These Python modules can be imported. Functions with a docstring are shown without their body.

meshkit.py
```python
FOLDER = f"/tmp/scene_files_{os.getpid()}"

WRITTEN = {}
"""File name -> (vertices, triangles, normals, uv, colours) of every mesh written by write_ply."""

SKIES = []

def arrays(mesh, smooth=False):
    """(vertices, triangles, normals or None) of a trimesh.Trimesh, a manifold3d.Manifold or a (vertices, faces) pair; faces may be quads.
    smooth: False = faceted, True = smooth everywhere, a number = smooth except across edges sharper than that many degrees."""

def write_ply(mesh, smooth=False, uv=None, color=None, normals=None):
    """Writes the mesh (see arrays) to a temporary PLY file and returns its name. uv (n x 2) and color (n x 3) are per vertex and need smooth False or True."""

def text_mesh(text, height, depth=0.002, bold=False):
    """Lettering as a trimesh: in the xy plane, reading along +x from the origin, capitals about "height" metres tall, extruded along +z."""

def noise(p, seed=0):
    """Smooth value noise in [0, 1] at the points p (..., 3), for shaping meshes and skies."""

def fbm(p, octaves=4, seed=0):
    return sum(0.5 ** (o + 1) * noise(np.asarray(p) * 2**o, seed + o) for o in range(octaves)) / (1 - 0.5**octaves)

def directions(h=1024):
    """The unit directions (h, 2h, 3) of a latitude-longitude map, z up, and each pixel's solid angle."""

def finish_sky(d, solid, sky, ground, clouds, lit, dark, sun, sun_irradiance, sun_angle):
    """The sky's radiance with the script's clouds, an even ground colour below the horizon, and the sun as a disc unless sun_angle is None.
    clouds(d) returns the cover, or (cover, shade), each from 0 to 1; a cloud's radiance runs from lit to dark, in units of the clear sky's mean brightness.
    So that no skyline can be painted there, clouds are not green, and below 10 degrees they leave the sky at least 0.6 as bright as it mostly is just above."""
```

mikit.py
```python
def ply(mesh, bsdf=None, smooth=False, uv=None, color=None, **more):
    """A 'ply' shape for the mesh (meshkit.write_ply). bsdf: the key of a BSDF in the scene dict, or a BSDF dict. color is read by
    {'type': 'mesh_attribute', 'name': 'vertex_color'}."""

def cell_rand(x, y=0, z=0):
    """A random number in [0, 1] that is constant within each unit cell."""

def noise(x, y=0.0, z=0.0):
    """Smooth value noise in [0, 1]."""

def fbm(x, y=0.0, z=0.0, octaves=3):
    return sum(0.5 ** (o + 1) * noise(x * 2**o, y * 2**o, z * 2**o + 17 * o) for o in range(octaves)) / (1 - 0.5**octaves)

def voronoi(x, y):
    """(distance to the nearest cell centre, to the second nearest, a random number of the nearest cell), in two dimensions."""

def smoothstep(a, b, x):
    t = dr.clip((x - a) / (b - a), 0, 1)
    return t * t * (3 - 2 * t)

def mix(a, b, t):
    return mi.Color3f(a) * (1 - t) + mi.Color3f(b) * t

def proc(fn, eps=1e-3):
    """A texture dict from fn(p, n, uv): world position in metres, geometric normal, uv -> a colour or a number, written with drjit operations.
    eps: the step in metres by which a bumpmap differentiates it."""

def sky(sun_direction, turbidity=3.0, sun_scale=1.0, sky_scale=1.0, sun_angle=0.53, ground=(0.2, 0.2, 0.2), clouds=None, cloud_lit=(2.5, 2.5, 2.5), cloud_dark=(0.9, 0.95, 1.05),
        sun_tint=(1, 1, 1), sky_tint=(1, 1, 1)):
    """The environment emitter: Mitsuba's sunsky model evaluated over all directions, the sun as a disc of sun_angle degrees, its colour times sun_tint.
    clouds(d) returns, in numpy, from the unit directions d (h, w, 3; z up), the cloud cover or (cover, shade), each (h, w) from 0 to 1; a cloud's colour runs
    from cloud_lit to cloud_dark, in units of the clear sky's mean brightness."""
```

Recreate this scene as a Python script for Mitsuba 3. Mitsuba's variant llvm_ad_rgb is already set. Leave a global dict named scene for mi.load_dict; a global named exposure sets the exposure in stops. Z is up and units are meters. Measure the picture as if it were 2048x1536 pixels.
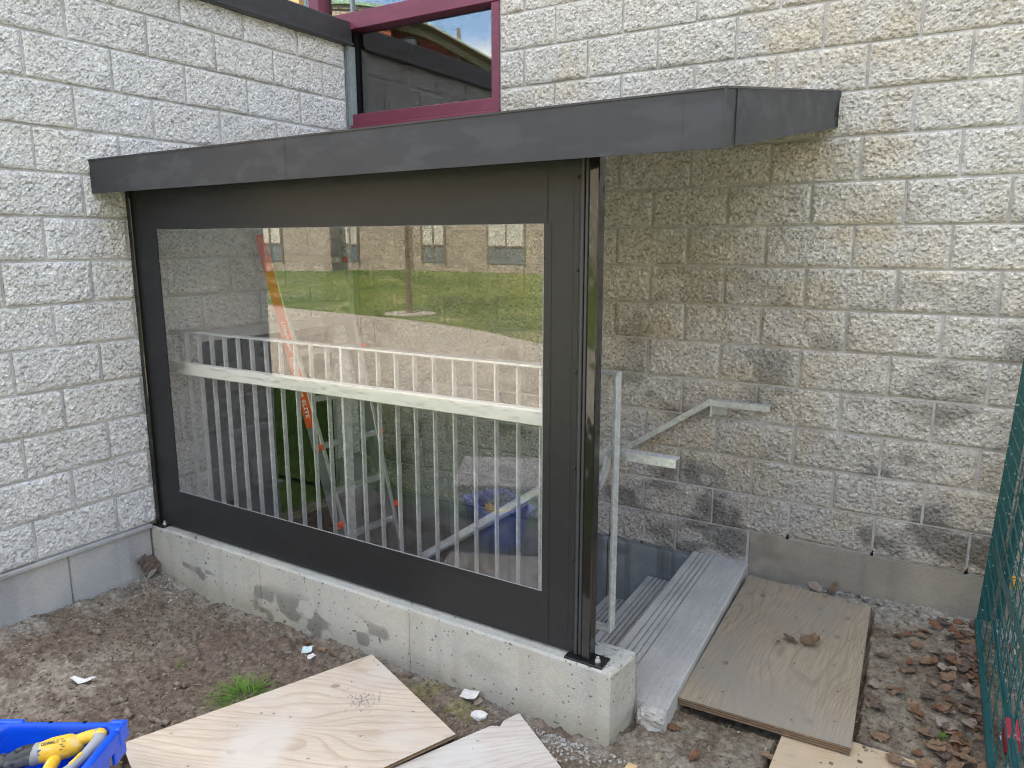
import math
import numpy as np
import trimesh
import drjit as dr
import mitsuba as mi
import shapely.geometry as sg
from shapely.ops import unary_union
import meshkit
import mikit
from mikit import fbm, noise, voronoi, smoothstep, mix, cell_rand, proc

T = mi.ScalarTransform4f
rng = np.random.default_rng(7)
scene, labels = {}, {}

# ------------------------------------------------------------------ camera, light, exposure
scene['camera'] = {
    'type': 'perspective', 'fov': 69.22, 'fov_axis': 'x', 'near_clip': 0.05, 'far_clip': 600.0,
    'to_world': T().look_at(origin=[3.64458, -3.87097, 1.78089], target=[3.130557, -3.033910, 1.593531], up=[-0.09713, 0.16022, 0.98229])}


def clouds(d):
    q = np.stack([d[..., 0] / (d[..., 2] + 0.25), d[..., 1] / (d[..., 2] + 0.25), 0 * d[..., 0]], -1)
    n = meshkit.fbm(q * 2.2 + 11.3, 5, 3)
    cover = np.clip((n - 0.40) / 0.2, 0, 1)
    return cover * 0.9, np.clip(n * 1.6 - 0.75, 0, 1) * 0.6


SUN = np.array([0.14, 0.75, 0.90])
scene['sky'] = mikit.sky(SUN, turbidity=3, clouds=clouds, cloud_lit=(2.6, 2.5, 2.35), cloud_dark=(1.35, 1.33, 1.33), sky_tint=(1.10, 1.0, 0.88))
exposure = 4.38


# ------------------------------------------------------------------ materials
def bsdf(key, d, two=True):
    scene[key] = {'type': 'twosided', 'inner': d} if two else d
    return key


def rgb(*c):
    return {'type': 'rgb', 'value': list(c)}


def diffuse(color):
    return {'type': 'diffuse', 'reflectance': color}


def pr(color, rough=0.5, **k):
    return {'type': 'principled', 'base_color': color, 'roughness': rough, **k}


def bump(d, fn, scale=1.0, eps=2e-3):
    return {'type': 'bumpmap', 'arbitrary': proc(fn, eps), 'scale': scale, 'inner': d}


def stain_mask(p, s, lo, hi, o=0.0):
    return smoothstep(lo, hi, fbm(p.x * s + o, p.y * s + 3 + o, p.z * s * 1.3 + o, 3))


def block_color(base, warm, z0, x0, axis, dirt_shade, flip=0.0):
    def fn(p, n, uv):
        h = p.y if axis == 'y' else p.x
        row = dr.floor((p.z - z0) / 0.2)
        half = dr.abs(row - 2 * dr.floor(row / 2) - flip)
        col = dr.floor((h - x0) / 0.4 + 0.5 * half)
        r = cell_rand(row, col, 5)
        g = noise(p.x * 150, p.y * 150, p.z * 150)
        m = fbm(p.x * 62, p.y * 62, p.z * 62, 3)
        c = mix(base, warm, smoothstep(0.35, 0.75, fbm(p.x * 3.1 + 7, p.y * 3.1, p.z * 3.1, 3)) * 0.6 + 0.06 * r)
        pit_shade = smoothstep(0.60, 0.78, noise(p.x * 85 + 9, p.y * 85, p.z * 85))  # relief shading that flat light lacks, put into the colour as dark pits
        fleck = smoothstep(0.70, 0.85, noise(p.x * 120, p.y * 120 + 5, p.z * 120))
        v = (0.945 + 0.06 * r) * (0.52 + 0.62 * m + 0.30 * g) * (1 - 0.38 * pit_shade) * (1 + 0.35 * fleck)
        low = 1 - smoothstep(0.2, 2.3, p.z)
        s = smoothstep(0.54, 0.72, fbm(h * 3.9, p.z * 5.8, 0.0, 4)) * (0.15 + 0.85 * low) * dirt_shade * (0.3 + 0.9 * m)
        tan = 0.7 * smoothstep(0.5, 0.8, fbm(h * 4.0 + 31, p.z * 4.6, 4.0, 3)) * dirt_shade
        c = c * mix((1, 1, 1), (0.95, 0.88, 0.76), tan)
        soil_shade = 1 - 0.30 * dirt_shade * (1 - smoothstep(0.1, 1.7, p.z + 0.5 * (fbm(h * 1.5, p.z * 1.5, 2.0, 2) - 0.5)))  # soiling and the weaker light low on the wall, both in the colour
        return c * v * soil_shade * (1 - 0.72 * dr.minimum(s, 1.0))
    return proc(fn)


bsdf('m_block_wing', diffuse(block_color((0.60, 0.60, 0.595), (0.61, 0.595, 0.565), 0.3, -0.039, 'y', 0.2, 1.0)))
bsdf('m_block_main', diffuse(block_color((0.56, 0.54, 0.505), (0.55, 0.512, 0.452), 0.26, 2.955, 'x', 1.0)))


def mortar_fn(p, n, uv):
    m = fbm(p.x * 14, p.y * 14, p.z * 14, 4)
    return mi.Color3f(0.53, 0.525, 0.51) * (0.62 + 0.55 * m)


bsdf('m_mortar', diffuse(proc(mortar_fn)))


def concrete(base, tint, hole=0.0, streak=0.0, pit=0.018, stain=0.5):
    def fn(p, n, uv):
        h = p.x + p.y
        m = fbm(p.x * 5, p.y * 5, p.z * 5, 4)
        g = noise(p.x * 190, p.y * 190, p.z * 190)
        c = mix(base, tint, smoothstep(0.35, 0.7, m))
        v = 0.78 + 0.22 * g + 0.16 * (m - 0.5)
        if streak:
            st = fbm(h * 22, p.z * 1.2, 2.0, 3)
            v = v * (1 - streak * smoothstep(0.45, 0.75, st))
        if hole:
            wx, wz = 0.03 * noise(p.x * 40, p.y * 40, p.z * 40), 0.03 * noise(p.x * 40 + 9, p.y * 40, p.z * 40)
            d1, d2, r = voronoi(h * 11 + 11 * wx, (p.z + 0.37 * p.y) * 11 + 11 * wz)
            hl = (1 - smoothstep(0.02, 0.11 * r, d1)) * smoothstep(0.62, 0.66, r)
            e1, e2, q = voronoi(h * 31 + 3 + 20 * wx, (p.z + 0.37 * p.y) * 31)
            hl = dr.maximum(hl, 0.8 * (1 - smoothstep(0.06, 0.2 * q, e1)) * smoothstep(0.80, 0.82, q))
            v = v * (1 - hole * hl)
        sm = smoothstep(0.55, 0.72, fbm(h * 4.2 + 5, p.z * 6.5, p.y * 2, 3))
        return c * v * (1 - stain * sm)
    return proc(fn)


def splash(base):
    """Kerb concrete: the lowest part is soiled by splashed earth, the top edge is bleached."""
    inner = concrete(base, (0.47, 0.455, 0.40), hole=0.75, streak=0.08, stain=0.15)
    f0 = mikit._FUNCTIONS[inner['fn']]

    def fn(p, n, uv):
        c = f0(p, n, uv)
        k = (1 - smoothstep(0.0, 0.13, p.z + 0.05 * (fbm(p.x * 9, p.z * 4, 1.0, 3) - 0.5) - 0.0)) * 0.55
        d1, d2, r = voronoi(p.x * 46 + 2 * noise(p.x * 60, p.y * 60, p.z * 60), p.y * 46 + p.z * 30)
        c = c * (1 - 0.6 * (1 - smoothstep(0.12, 0.34 * r + 0.02, d1)) * smoothstep(0.5, 0.55, r) * smoothstep(2.35, 2.6, p.x) * smoothstep(0.262, 0.278, p.z))
        damp = smoothstep(0.625, 0.67, fbm(p.x * 5.5 + 2.2, p.z * 8, 7.0, 3)) * (1 - smoothstep(0.12, 0.2, p.z))
        c = c * mix((1, 1, 1), (0.62, 0.60, 0.50), dr.minimum(k + 0.0, 1.0))
        return c * (1 - 0.45 * damp)
    return proc(fn)


bsdf('m_kerb', diffuse(splash((0.47, 0.47, 0.435))))
bsdf('m_foundation', diffuse(concrete((0.42, 0.425, 0.43), (0.46, 0.455, 0.44), streak=0.12, stain=0.12)))
bsdf('m_foundation_main', diffuse(concrete((0.29, 0.27, 0.235), (0.34, 0.31, 0.26), streak=0.08, stain=0.25)))
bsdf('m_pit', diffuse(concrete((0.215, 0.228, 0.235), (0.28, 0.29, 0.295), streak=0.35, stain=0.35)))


def step_fn(p, n, uv):
    m = fbm(p.x * 4, p.y * 4, p.z * 4, 4)
    g = noise(p.x * 210, p.y * 210, p.z * 210)
    br = fbm(p.x * 190, p.y * 6, 3.0, 2)
    vd, ve, vr = voronoi(p.x * 22, p.y * 22)
    sp = (1 - smoothstep(0.03, 0.10 * vr, vd)) * smoothstep(0.75, 0.8, vr)
    return mix((0.42, 0.415, 0.40), (0.50, 0.485, 0.46), smoothstep(0.35, 0.65, m)) * (0.72 + 0.2 * g + 0.2 * br) * (1 - 0.55 * sp)


bsdf('m_step', diffuse(proc(step_fn)))


def fabric(base, smudge=0.35):
    def fn(p, n, uv):
        s = fbm(p.x * 7 + 2 * fbm(p.x * 11, p.z * 20, p.y * 9, 3), p.z * 16, p.y * 7, 4)
        k = smoothstep(0.48, 0.66, s)
        return mi.Color3f(*base) * (1 + smudge * (k - 0.3) + 0.12 * (noise(p.x * 300, p.y * 300, p.z * 300) - 0.5))
    return proc(fn)


def fabric_rough(p, n, uv):
    return 0.42 + 0.25 * fbm(p.x * 9, p.z * 14, p.y * 9, 3)


def ripple(p, n, uv):
    return 0.006 * fbm(p.x * 2.2, p.y * 2.2, p.z * 1.7, 2) + 0.0006 * noise(p.x * 30, p.y * 30, p.z * 30)


bsdf('m_awning', bump(pr(fabric((0.028, 0.030, 0.036)), proc(fabric_rough), specular=0.55), ripple))
bsdf('m_screen_fabric', bump(pr(fabric((0.0095, 0.0108, 0.0138), 0.15), 0.42, specular=0.5), ripple))
bsdf('m_seam', pr(rgb(0.022, 0.022, 0.024), 0.5))
bsdf('m_coping', pr(fabric((0.036, 0.037, 0.042), 0.12), 0.38, specular=0.5))
bsdf('m_black_gloss', bump(pr(rgb(0.006, 0.006, 0.006), 0.06, specular=0.6, clearcoat=0.6, clearcoat_gloss=0.95), lambda p, n, uv: 0.0012 * fbm(p.x * 60, p.y * 60, p.z * 18, 2)))
bsdf('m_black', pr(rgb(0.008, 0.008, 0.009), 0.3))
bsdf('m_dark', diffuse(rgb(0.012, 0.012, 0.013)))


def galv_fn(p, n, uv):
    v, w, r = voronoi(p.x * 70 + p.y * 31, p.z * 70 + p.y * 40)
    m = fbm(p.x * 30, p.y * 30, p.z * 30, 3)
    return mi.Color3f(0.64, 0.67, 0.68) * (0.75 + 0.22 * r + 0.25 * (m - 0.5))


bsdf('m_galv', pr(proc(galv_fn), 0.36, metallic=0.5, specular=0.5))


def galv_worn(p, n, uv):
    m = fbm(p.x * 16, p.y * 30, p.z * 60, 4)
    return mix((0.72, 0.72, 0.65), (0.50, 0.50, 0.44), smoothstep(0.5, 0.8, m))


bsdf('m_galv_worn', pr(proc(galv_worn), 0.5, metallic=0.15, specular=0.5))
bsdf('m_alu', pr(rgb(0.66, 0.68, 0.69), 0.35, metallic=0.8))
bsdf('m_orange', pr(rgb(0.75, 0.09, 0.03), 0.35))
bsdf('m_white', pr(rgb(0.8, 0.8, 0.78), 0.45))
bsdf('m_maroon', pr(fabric((0.150, 0.030, 0.055), 0.12), 0.4, specular=0.45))
bsdf('m_glass', {'type': 'thindielectric', 'int_ior': 1.95}, two=False)
bsdf('m_vinyl', {'type': 'thindielectric', 'int_ior': 1.62}, two=False)
bsdf('m_trim_grey', pr(rgb(0.20, 0.24, 0.25), 0.45))
bsdf('m_yellow_wall', diffuse(rgb(0.72, 0.56, 0.27)))
bsdf('m_wood_trim', diffuse(rgb(0.33, 0.17, 0.07)))


def dirt_fn(p, n, uv):
    big = fbm(p.x * 1.6, p.y * 1.6, 1.0, 3)
    m = fbm(p.x * 9, p.y * 9, 2.0, 4)
    f = fbm(p.x * 60, p.y * 60, 3.0, 3)
    g = noise(p.x * 260, p.y * 260, p.z * 260)
    c = mix(mix((0.116, 0.091, 0.070), (0.182, 0.158, 0.126), smoothstep(0.40, 0.68, big)), (0.165, 0.145, 0.112), 0.75 * smoothstep(2.6, 2.9, p.x))
    c = mix(c, (0.098, 0.074, 0.056), smoothstep(0.48, 0.66, m) * 0.75)
    # ash-grey dust that lies along the walls
    d = dr.minimum(dr.minimum(p.x + 0.02, dr.abs(p.y + 1.66) + 0.1), 9.0)
    wall = (1 - smoothstep(0.0, 0.28, d + 0.35 * (m - 0.5)))
    wall2 = (1 - smoothstep(0.0, 0.3, -p.y + 0.35 * (m - 0.5))) * smoothstep(2.7, 2.8, p.x)
    grey = dr.maximum(wall * smoothstep(0.35, 0.6, m), wall2)
    c = mix(c, (0.27, 0.262, 0.24), 0.75 * grey)
    moss = smoothstep(0.50, 0.60, fbm(p.x * 12 + 9, p.y * 12, 5.0, 3)) * smoothstep(1.75, 1.9, p.x) * (1 - smoothstep(2.15, 2.3, p.x)) * smoothstep(-1.85, -1.8, p.y)
    c = mix(c, (0.15, 0.14, 0.05), 0.45 * moss)
    pv, pw, pq = voronoi(p.x * 6 + 1.2 * m, p.y * 6 + 1.2 * f)
    crack = (1 - smoothstep(0.01, 0.05, pw - pv)) * smoothstep(2.6, 3.0, p.x) * smoothstep(0.5, 0.55, pq)
    return c * 1.25 * (0.12 + 1.05 * f + 0.65 * g) * (1 - 0.7 * crack)


bsdf('m_dirt', diffuse(proc(dirt_fn)))


def lawn_fn(p, n, uv):
    b = fbm(p.x * 0.5, p.y * 0.5, 1.0, 3)
    f = fbm(p.x * 9, p.y * 9, 2.0, 4)
    c = mix((0.050, 0.095, 0.018), (0.095, 0.140, 0.032), smoothstep(0.3, 0.7, b))
    c = c * (0.5 + 0.9 * f)
    dry = smoothstep(0.62, 0.72, fbm(p.x * 0.9 + 4, p.y * 1.4, 7.0, 4))
    return mix(c, (0.24, 0.23, 0.13), 0.4 * dry)


bsdf('m_lawn', diffuse(proc(lawn_fn)))


def path_fn(p, n, uv):
    f = fbm(p.x * 3, p.y * 3, 2.0, 4)
    g = noise(p.x * 45, p.y * 45, 1.0)
    j = 1 - smoothstep(0.004, 0.012, dr.abs((p.x - 0.6 * p.y) / 1.8 - dr.round((p.x - 0.6 * p.y) / 1.8)))
    return mi.Color3f(0.31, 0.302, 0.282) * (0.7 + 0.4 * f + 0.15 * g) * (1 - 0.4 * j)


bsdf('m_path', diffuse(proc(path_fn)))


def wood(ang, seed, pale, dark, weather, knots=True):
    ca, sa = math.cos(ang), math.sin(ang)

    def fn(p, n, uv):
        u = p.x * ca + p.y * sa          # along the grain
        v = -p.x * sa + p.y * ca
        s = fbm(u * 1.7 + seed, v * 4.5, seed, 2) * 17 + v * 27 + 0.35 * fbm(u * 18, v * 40, seed, 2)
        fr = s - dr.floor(s)
        line = smoothstep(0.60, 0.93, fr) * (1 - smoothstep(0.95, 1.0, fr))
        fine = fbm(u * 14, v * 260, seed, 3)
        broad_tone = fbm(u * 2.6 + seed, v * 4, 2.0, 3)  # slow random tone change across the veneer
        c = mix(pale, dark, 0.55 * line * (0.3 + 0.7 * fine))
        c = c * (0.72 + 0.45 * fine) * (0.86 + 0.3 * broad_tone)
        if knots:
            d1, d2, r = voronoi(u * 3.1 + seed, v * 4.4)
            kn = (1 - smoothstep(0.04, 0.075, d1)) * smoothstep(0.45, 0.5, r)
            c = mix(c, (0.16, 0.10, 0.07), 0.6 * kn)
        w = smoothstep(0.42, 0.68, fbm(u * 3.5 + 4, v * 3.5, seed + 5, 4))
        c = mix(c, weather, 0.75 * w)
        vd, ve, vr = voronoi(u * 13 + 0.4 * fine, v * 13)
        sp = (1 - smoothstep(0.02, 0.10 * vr, vd)) * smoothstep(0.88, 0.91, vr)
        return c * (1 - 0.6 * sp)
    return proc(fn)


def ply_edge(p, n, uv):
    k = p.z / 0.0052
    odd = dr.floor(k) - 2 * dr.floor(dr.floor(k) / 2)
    return mix((0.21, 0.155, 0.105), (0.115, 0.08, 0.055), odd) * (0.7 + 0.6 * fbm(p.x * 60, p.y * 60, p.z * 90, 2))


bsdf('m_ply_edge', diffuse(proc(ply_edge)))
bsdf('m_ply_grey', diffuse(wood(1.53, 3.1, (0.335, 0.28, 0.212), (0.20, 0.155, 0.112), (0.265, 0.24, 0.205))))
bsdf('m_ply_pale', diffuse(wood(0.42, 8.4, (0.58, 0.485, 0.385), (0.36, 0.235, 0.15), (0.57, 0.52, 0.46))))
bsdf('m_ply_silver', diffuse(wood(0.75, 15.7, (0.52, 0.47, 0.42), (0.33, 0.275, 0.23), (0.56, 0.54, 0.51), False)))
bsdf('m_ply_yellow', diffuse(wood(0.15, 23.9, (0.55, 0.40, 0.235), (0.28, 0.16, 0.075), (0.46, 0.38, 0.28))))

bsdf('m_bin', pr(rgb(0.004, 0.075, 0.62), 0.28, specular=0.5))
bsdf('m_tool_yellow', pr(proc(lambda p, n, uv: mix((0.72, 0.43, 0.03), (0.62, 0.50, 0.28), 0.6 * smoothstep(0.55, 0.72, fbm(p.x * 45, p.y * 45, p.z * 45, 3)))), 0.4))
bsdf('m_tool_dark', pr(proc(lambda p, n, uv: mix((0.02, 0.021, 0.023), (0.20, 0.20, 0.19), 0.55 * smoothstep(0.52, 0.7, fbm(p.x * 32, p.y * 32, p.z * 32, 3)))), 0.45))
bsdf('m_tool_grey', pr(rgb(0.27, 0.28, 0.28), 0.5))
bsdf('m_tool_blue', pr(rgb(0.02, 0.07, 0.2), 0.4))


def teal_fn(p, n, uv):
    m = fbm(p.x * 20, p.y * 20, p.z * 20, 3)
    s = smoothstep(0.86, 0.9, noise(p.x * 60, p.y * 60, p.z * 60))
    return mix(mix((0.005, 0.048, 0.056), (0.009, 0.078, 0.080), m), (0.4, 0.42, 0.42), 0.6 * s)


bsdf('m_teal', pr(proc(teal_fn), 0.35, specular=0.5))
bsdf('m_red', pr(rgb(0.32, 0.03, 0.05), 0.5))
bsdf('m_amber', pr(rgb(0.6, 0.33, 0.04), 0.5))
bsdf('m_grass', {'type': 'diffuse', 'reflectance': proc(lambda p, n, uv: mix((0.055, 0.13, 0.02), (0.17, 0.26, 0.06), noise(p.x * 40, p.y * 40, p.z * 14)))})
for k, c in enumerate([(0.155, 0.085, 0.052), (0.20, 0.135, 0.09), (0.12, 0.092, 0.078), (0.25, 0.205, 0.17)]):
    bsdf(f'm_leaf_{k}', diffuse(proc(lambda p, n, uv, c=c: mi.Color3f(*c) * (0.55 + 0.9 * fbm(p.x * 55, p.y * 55, p.z * 55, 3)))))
bsdf('m_clod', diffuse(proc(lambda p, n, uv: mix((0.085, 0.065, 0.048), (0.25, 0.21, 0.165), cell_rand(dr.floor(p.x * 90), dr.floor(p.y * 90), 4)))))
bsdf('m_scrap', diffuse(proc(lambda p, n, uv: mi.Color3f(0.62, 0.61, 0.58) * (0.75 + 0.4 * fbm(p.x * 70, p.y * 70, p.z * 70, 2)))))
bsdf('m_scrap_blue', diffuse(rgb(0.50, 0.60, 0.62)))
bsdf('m_chip', diffuse(proc(lambda p, n, uv: mix((0.17, 0.13, 0.09), (0.46, 0.41, 0.34), cell_rand(dr.floor(p.x * 30), dr.floor(p.y * 30), 1)))))
bsdf('m_rubble', diffuse(proc(lambda p, n, uv: mi.Color3f(0.40, 0.39, 0.365) * (0.45 + 0.7 * fbm(p.x * 45, p.y * 45, p.z * 45, 3)))))
bsdf('m_bark', diffuse(proc(lambda p, n, uv: mi.Color3f(0.085, 0.065, 0.05) * (0.6 + 0.8 * fbm(p.x * 20, p.y * 20, p.z * 6, 3)))))
bsdf('m_foliage', diffuse(rgb(0.07, 0.11, 0.03)))


def far_brick(p, n, uv):
    h = 0.852 * p.x - 0.523 * p.y + 0.5 * (0.523 * p.x + 0.852 * p.y)
    row = dr.floor(p.z / 0.2)
    o = 0.5 * (row - 2 * dr.floor(row / 2))
    u = h / 0.4 + o
    fu, fz = u - dr.floor(u), p.z / 0.2 - row
    e = dr.maximum(dr.maximum(1 - smoothstep(0.0, 0.06, fu), 1 - smoothstep(0.0, 0.10, fz)), 0.0)
    r = cell_rand(dr.floor(u), row, 3)
    return mix(mi.Color3f(0.15, 0.048, 0.032) * (0.75 + 0.5 * r), (0.25, 0.17, 0.135), e)


def far_block(p, n, uv):
    h = 0.852 * p.x - 0.523 * p.y + 0.5 * (0.523 * p.x + 0.852 * p.y)
    row = dr.floor(p.z / 0.2)
    o = 0.5 * (row - 2 * dr.floor(row / 2))
    u = h / 0.4 + o
    fu, fz = u - dr.floor(u), p.z / 0.2 - row
    e = dr.maximum(1 - smoothstep(0.0, 0.05, fu), 1 - smoothstep(0.0, 0.10, fz))
    r = cell_rand(dr.floor(u), row, 3)
    return mi.Color3f(0.29, 0.268, 0.238) * (0.75 + 0.3 * r + 0.25 * (fbm(p.x * 12, p.y * 12, p.z * 12, 2) - 0.5)) * (1 - 0.35 * e)


bsdf('m_far_brick', diffuse(proc(far_brick)))
bsdf('m_far_block', diffuse(proc(far_block)))
bsdf('m_far_fascia', diffuse(rgb(0.30, 0.275, 0.235)))
bsdf('m_far_roof', diffuse(rgb(0.22, 0.36, 0.28)))
bsdf('m_far_glass', pr(rgb(0.10, 0.13, 0.16), 0.1, specular=0.8))
bsdf('m_far_blind', diffuse(rgb(0.42, 0.44, 0.43)))
bsdf('m_brown_metal', pr(rgb(0.10, 0.085, 0.07), 0.5))


# ------------------------------------------------------------------ helpers
def numbered(base):
    if base not in scene and base not in labels:
        return base
    i = 1
    while f'{base}_{i:03d}' in scene or f'{base}_{i:03d}' in labels:
        i += 1
    return f'{base}_{i:03d}'


def thing(name, label, category, group=None):
    key = numbered(name)
    labels[key] = {'label': label, 'category': category}
    if group:
        labels[key]['group'] = group
    return key


def put(name, mesh, mat, parent=None, smooth=False, label=None, kind=None):
    key = numbered(f'{parent}__{name}' if parent else name)
    scene[key] = mikit.ply(mesh, mat, smooth=smooth)
    if label or kind:
        labels.setdefault(key, {})
        if label:
            labels[key]['label'] = label
        if kind:
            labels[key]['kind'] = kind
    return key


def solo(name, mesh, mat, label, category, group=None, smooth=False):
    key = thing(name, label, category, group)
    scene[key] = mikit.ply(mesh, mat, smooth=smooth)
    return key


def structure(name, mesh, mat, smooth=False):
    scene[name] = mikit.ply(mesh, mat, smooth=smooth)
    labels[name] = {'kind': 'structure'}


def box(x0, x1, y0, y1, z0, z1, b=0.0):
    if b <= 0:
        m = trimesh.creation.box((x1 - x0, y1 - y0, z1 - z0))
        m.apply_translation(((x0 + x1) / 2, (y0 + y1) / 2, (z0 + z1) / 2))
        return m
    pts = []
    for sx in (0, 1):
        for sy in (0, 1):
            for sz in (0, 1):
                c = np.array([(x0, x1)[sx], (y0, y1)[sy], (z0, z1)[sz]], float)
                d = np.array([1 - 2 * sx, 1 - 2 * sy, 1 - 2 * sz], float) * b
                for k in range(3):
                    q = c + d
                    q[k] = c[k]
                    pts.append(q)
    return trimesh.convex.convex_hull(np.array(pts))


def cat(ms):
    return trimesh.util.concatenate(ms)


def frame_at(p, q, up=(0, 0, 1)):
    p, q = np.asarray(p, float), np.asarray(q, float)
    d = q - p
    L = np.linalg.norm(d)
    d = d / L
    up = np.asarray(up, float)
    if abs(d @ up) > 0.99:
        up = np.array([0, 1.0, 0])
    s = np.cross(d, up)
    s /= np.linalg.norm(s)
    t = np.cross(s, d)
    return d, s, t, L


def bar(p, q, w, h, b=0.0, up=(0, 0, 1)):
    """A rectangular bar from p to q: width w sideways, height h along up."""
    d, s, t, L = frame_at(p, q, up)
    m = box(0, L, -w / 2, w / 2, -h / 2, h / 2, b)
    M = np.eye(4)
    M[:3, 0], M[:3, 1], M[:3, 2], M[:3, 3] = d, s, t, p
    if np.linalg.det(M[:3, :3]) < 0:
        M[:3, 1] *= -1
    m.apply_transform(M)
    return m


def rod(p, q, r, n=10):
    return trimesh.creation.cylinder(radius=r, segment=[np.asarray(p, float), np.asarray(q, float)], sections=n)


def grid(nu, nv, f):
    """A grid mesh: f(U, V) with U, V in [0, 1] returns points (..., 3)."""
    u, v = np.meshgrid(np.linspace(0, 1, nu + 1), np.linspace(0, 1, nv + 1), indexing='ij')
    P = f(u, v).reshape(-1, 3)
    i, j = np.meshgrid(np.arange(nu), np.arange(nv), indexing='ij')
    a = i * (nv + 1) + j
    q = np.stack([a, a + nv + 1, a + nv + 2, a + 1], -1).reshape(-1, 4)
    return trimesh.Trimesh(P, np.vstack([q[:, [0, 1, 2]], q[:, [0, 2, 3]]]), process=False)


def prism(poly, z0, z1):
    m = trimesh.creation.extrude_polygon(poly, z1 - z0, engine='earcut')
    m.apply_translation((0, 0, z0))
    return m


def hull_pts(pts):
    return trimesh.convex.convex_hull(np.array(pts))


def local(mesh, o, ex, ey, ez):
    M = np.eye(4)
    M[:3, 0], M[:3, 1], M[:3, 2], M[:3, 3] = ex, ey, ez, o
    m = mesh.copy()
    m.apply_transform(M)
    return m


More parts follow.
